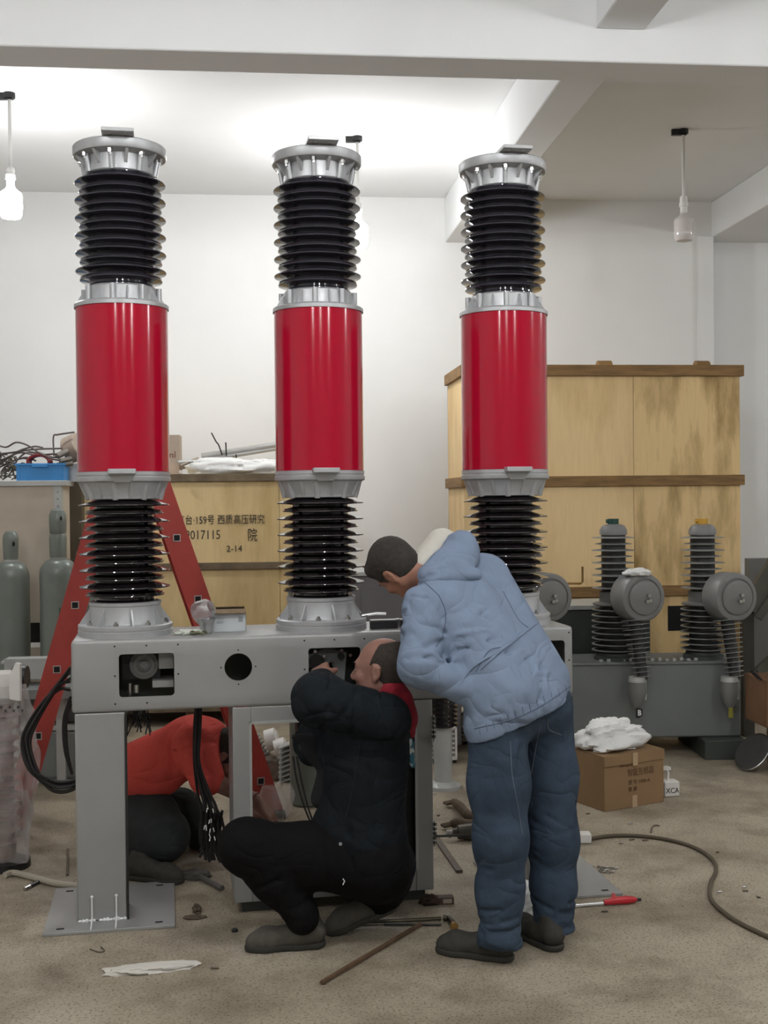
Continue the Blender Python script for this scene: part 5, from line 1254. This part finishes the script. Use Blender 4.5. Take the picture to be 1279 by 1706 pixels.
fw = (Vector((tp.x, tp.y, .0))-Vector((hp_.x, hp_.y, .085))).normalized()
o = shoe(Cc, Vector((hp_.x, hp_.y, .085)), fw, Vector((.0, 0, 1)), .28, SHOEB, laces=False)
lab(MB().tube([A(571, 1464, 4.165), A(574, 1468, 4.165), A(571, 1474, 4.165)], .002, 6).build('thread_mark', INKW, Cc), 'tiny white mark on the trousers')

# ===== crouching man in the red shirt, behind the machine
R_ = thing('person', 'person in red shirt and grey trousers crouching behind the beam', 'person', (0, 0, 0))
hr_ = Head(A(379, 1258, 5.22), (.62, -.1, -.78), (.78, .0, .62), .93)
sh1, el1, wr1 = A(322, 1238, 5.14), A(344, 1296, 5.10), A(425, 1335, 5.12)
sh2, el2, wr2 = A(330, 1232, 5.46), A(365, 1290, 5.50), A(415, 1350, 5.40)
h1, k1, a1 = A(205, 1350, 5.28), A(268, 1392, 5.14), A(226, 1428, 5.20)
h2, k2, a2 = A(215, 1350, 5.48), A(300, 1350, 5.56), A(345, 1400, 5.50)
S = SDF(.006, .03); hr_.build(S); nk = A(358, 1232, 5.28); S.cone(hr_.p(0, -.03, -.06), nk, .052, .058, .03)
S.cone(nk, A(310, 1245, 5.29), .06, .1, .05); S.cone(A(310, 1245, 5.29), A(215, 1320, 5.38), .1, .11, .05); S.cone(sh1, sh2, .05, .05, .04)
S.chain([sh1, el1, wr1], [.046, .042, .028]); S.chain([sh2, el2, wr2], [.046, .042, .028]); S.cone(h1, h2, .08, .08); S.chain([h1, k1, a1], [.08, .055, .04]); S.chain([h2, k2, a2], [.08, .055, .04])
hand(S, wr1, A(462, 1372, 5.12)-wr1, (0, .3, -1), 1, .5); hand(S, wr2, (1, -.2, -.4), (0, 0, -1), -1, .4)
partsdf('body', S, SKINB, R_)
partsdf('hair', hr_.hair(.005, [((0, .05, .0), (0, .8, -.3)), ((0, 0, -.05), (0, .35, -1))], .008), HAIRG, R_); hr_.eyes(R_)
J = SDF(.005, .06)
J.cone(A(222, 1290, 5.28), A(325, 1240, 5.22), .135, .125); J.cone(A(225, 1290, 5.44), A(325, 1240, 5.42), .13, .12); J.cone(A(325, 1240, 5.26), A(352, 1230, 5.27), .115, .075)
J.plane(A(240, 1322, 5.2), (-.12, 0, -1)) if False else None
J.chain([sh1, el1], [.090, .075], .04); J.chain([sh2, el2], [.085, .07], .04); J.cone(A(222, 1300, 5.3), A(270, 1300, 5.24), .06, .06)
limbfolds(J, sh1, el1, .085, 6, .011, 41); J.wave((.6, .2, .5), 30, .006, 2, 12)
for p in (((300, 1195), (285, 1230), (288, 1290)), ((340, 1190), (300, 1200), (275, 1225)), ((250, 1230), (262, 1265), (258, 1305))): J.fold([A(*q, 5.12) for q in p], .014, .013)
partsdf('red_shirt', J, REDSH, R_)
T = SDF(.005, .05); T.chain([h1, k1, a1], [.125, .112, .07]); T.chain([h2, k2, a2], [.12, .09, .06]); T.cone(h1, h2, .12, .12); T.cone(A(215, 1345, 5.22), A(262, 1350, 5.2), .08, .08); T.wave((.3, .2, .6), 26, .005, 2, 13)
partsdf('trousers', T, GREYTR, R_)
gg = ground(212, 1462); shoe(R_, (gg.x, gg.y, 0), Vector((1, -.35, 0)), (0, 0, 1), .27, SHOE, laces=False)
gg = ground(330, 1416); shoe(R_, (gg.x-.05, gg.y+.05, 0), Vector((1, -.1, 0)), (0, 0, 1), .27, SHOE, laces=False)
p = wr1+(A(462, 1372, 5.12)-wr1).normalized()*-.02; d = (A(462, 1372, 5.12)-wr1).normalized(); x = d.orthogonal().normalized(); y = d.cross(x)
lab(MB().tube([p+(x*math.cos(a)+y*math.sin(a))*.032 for a in np.linspace(0, 2*PI, 20)], .004, 6).build('bracelet', mat('dark_red_cord', (.15, .02, .03), .6), R_), 'thin dark red bracelet')

# seams, hems and flaps sewn on the clothes: strips that follow the cloth surface
from mathutils.bvhtree import BVHTree
def seams(o, name, lines, m, r=.0022, lift=.0):
    bv = BVHTree.FromPolygons([v.co.copy() for v in o.data.vertices], [tuple(p.vertices) for p in o.data.polygons])
    cz = Vector((0, 0, CZ)); k = 0
    for ln in lines:
        pts = [Vector((x, y, 0)) for x, y in ln]; fine = smooth_path(pts, 8) if len(pts) > 2 else [pts[0].lerp(pts[1], t/12) for t in range(13)]
        out = []
        for q in fine:
            d = (at(q.x, q.y, 4)-cz).normalized(); hit = bv.ray_cast(cz, d)
            if hit[0] is not None and (not out or (hit[0]-out[-1]).length < .08): out.append(hit[0]+hit[1]*(lift if hit[1].dot(d) < 0 else -lift))
        if len(out) > 3:
            rr = r if not isinstance(r, tuple) else [r[0]+(r[1]-r[0])*math.sin(PI*i/(len(out)-1)) for i in range(len(out))]
            MB().tube(out, rr, 7).build(name, m, o); k += 1
seams(jk, 'seam', [[(702, 966), (716, 978), (731, 992)], [(731, 992), (742, 1020), (738, 1056), (726, 1078)], [(792, 1120), (815, 1084), (845, 1078)],
                   [(790, 1214), (850, 1199), (905, 1174), (950, 1143)], [(838, 985), (862, 1030), (880, 1046)]], mat('jacket_seam', (.10, .13, .19), .8))
seams(jk, 'flap', [[(764, 1140), (792, 1108), (835, 1082), (870, 1056), (898, 1036)], [(800, 1116), (824, 1092), (850, 1070), (868, 1052)]], BLUEJ, (.002, .0065), .002)
hg = []
for i in range(13):
    x = 800+12*i; y = 1224-5.2*i-(.06*i*i); hg.append([(x, y), (x-3, y-13)])
for x, y in (): pass
seams(jk, 'gather', [[(a[0][0], a[0][1]), ((a[0][0]+a[1][0])/2, (a[0][1]+a[1][1])/2), a[1]] for a in hg], mat('jacket_seam', (1, 1, 1)), .0014)
jn = [c for c in B.children if c.name.startswith('jeans')][0]
seams(jn, 'seam', [[(850, 1235), (853, 1290), (862, 1340), (870, 1390)], [(912, 1195), (914, 1215), (935, 1225)], [(900, 1205), (890, 1260), (880, 1320)]], mat('denim_seam', (.10, .12, .15), .8), .0018)
seams(jc, 'seam', [[(600, 1235), (590, 1300), (575, 1370)], [(648, 1215), (636, 1190), (628, 1160)]], mat('navy_seam', (.004, .005, .007), .8))
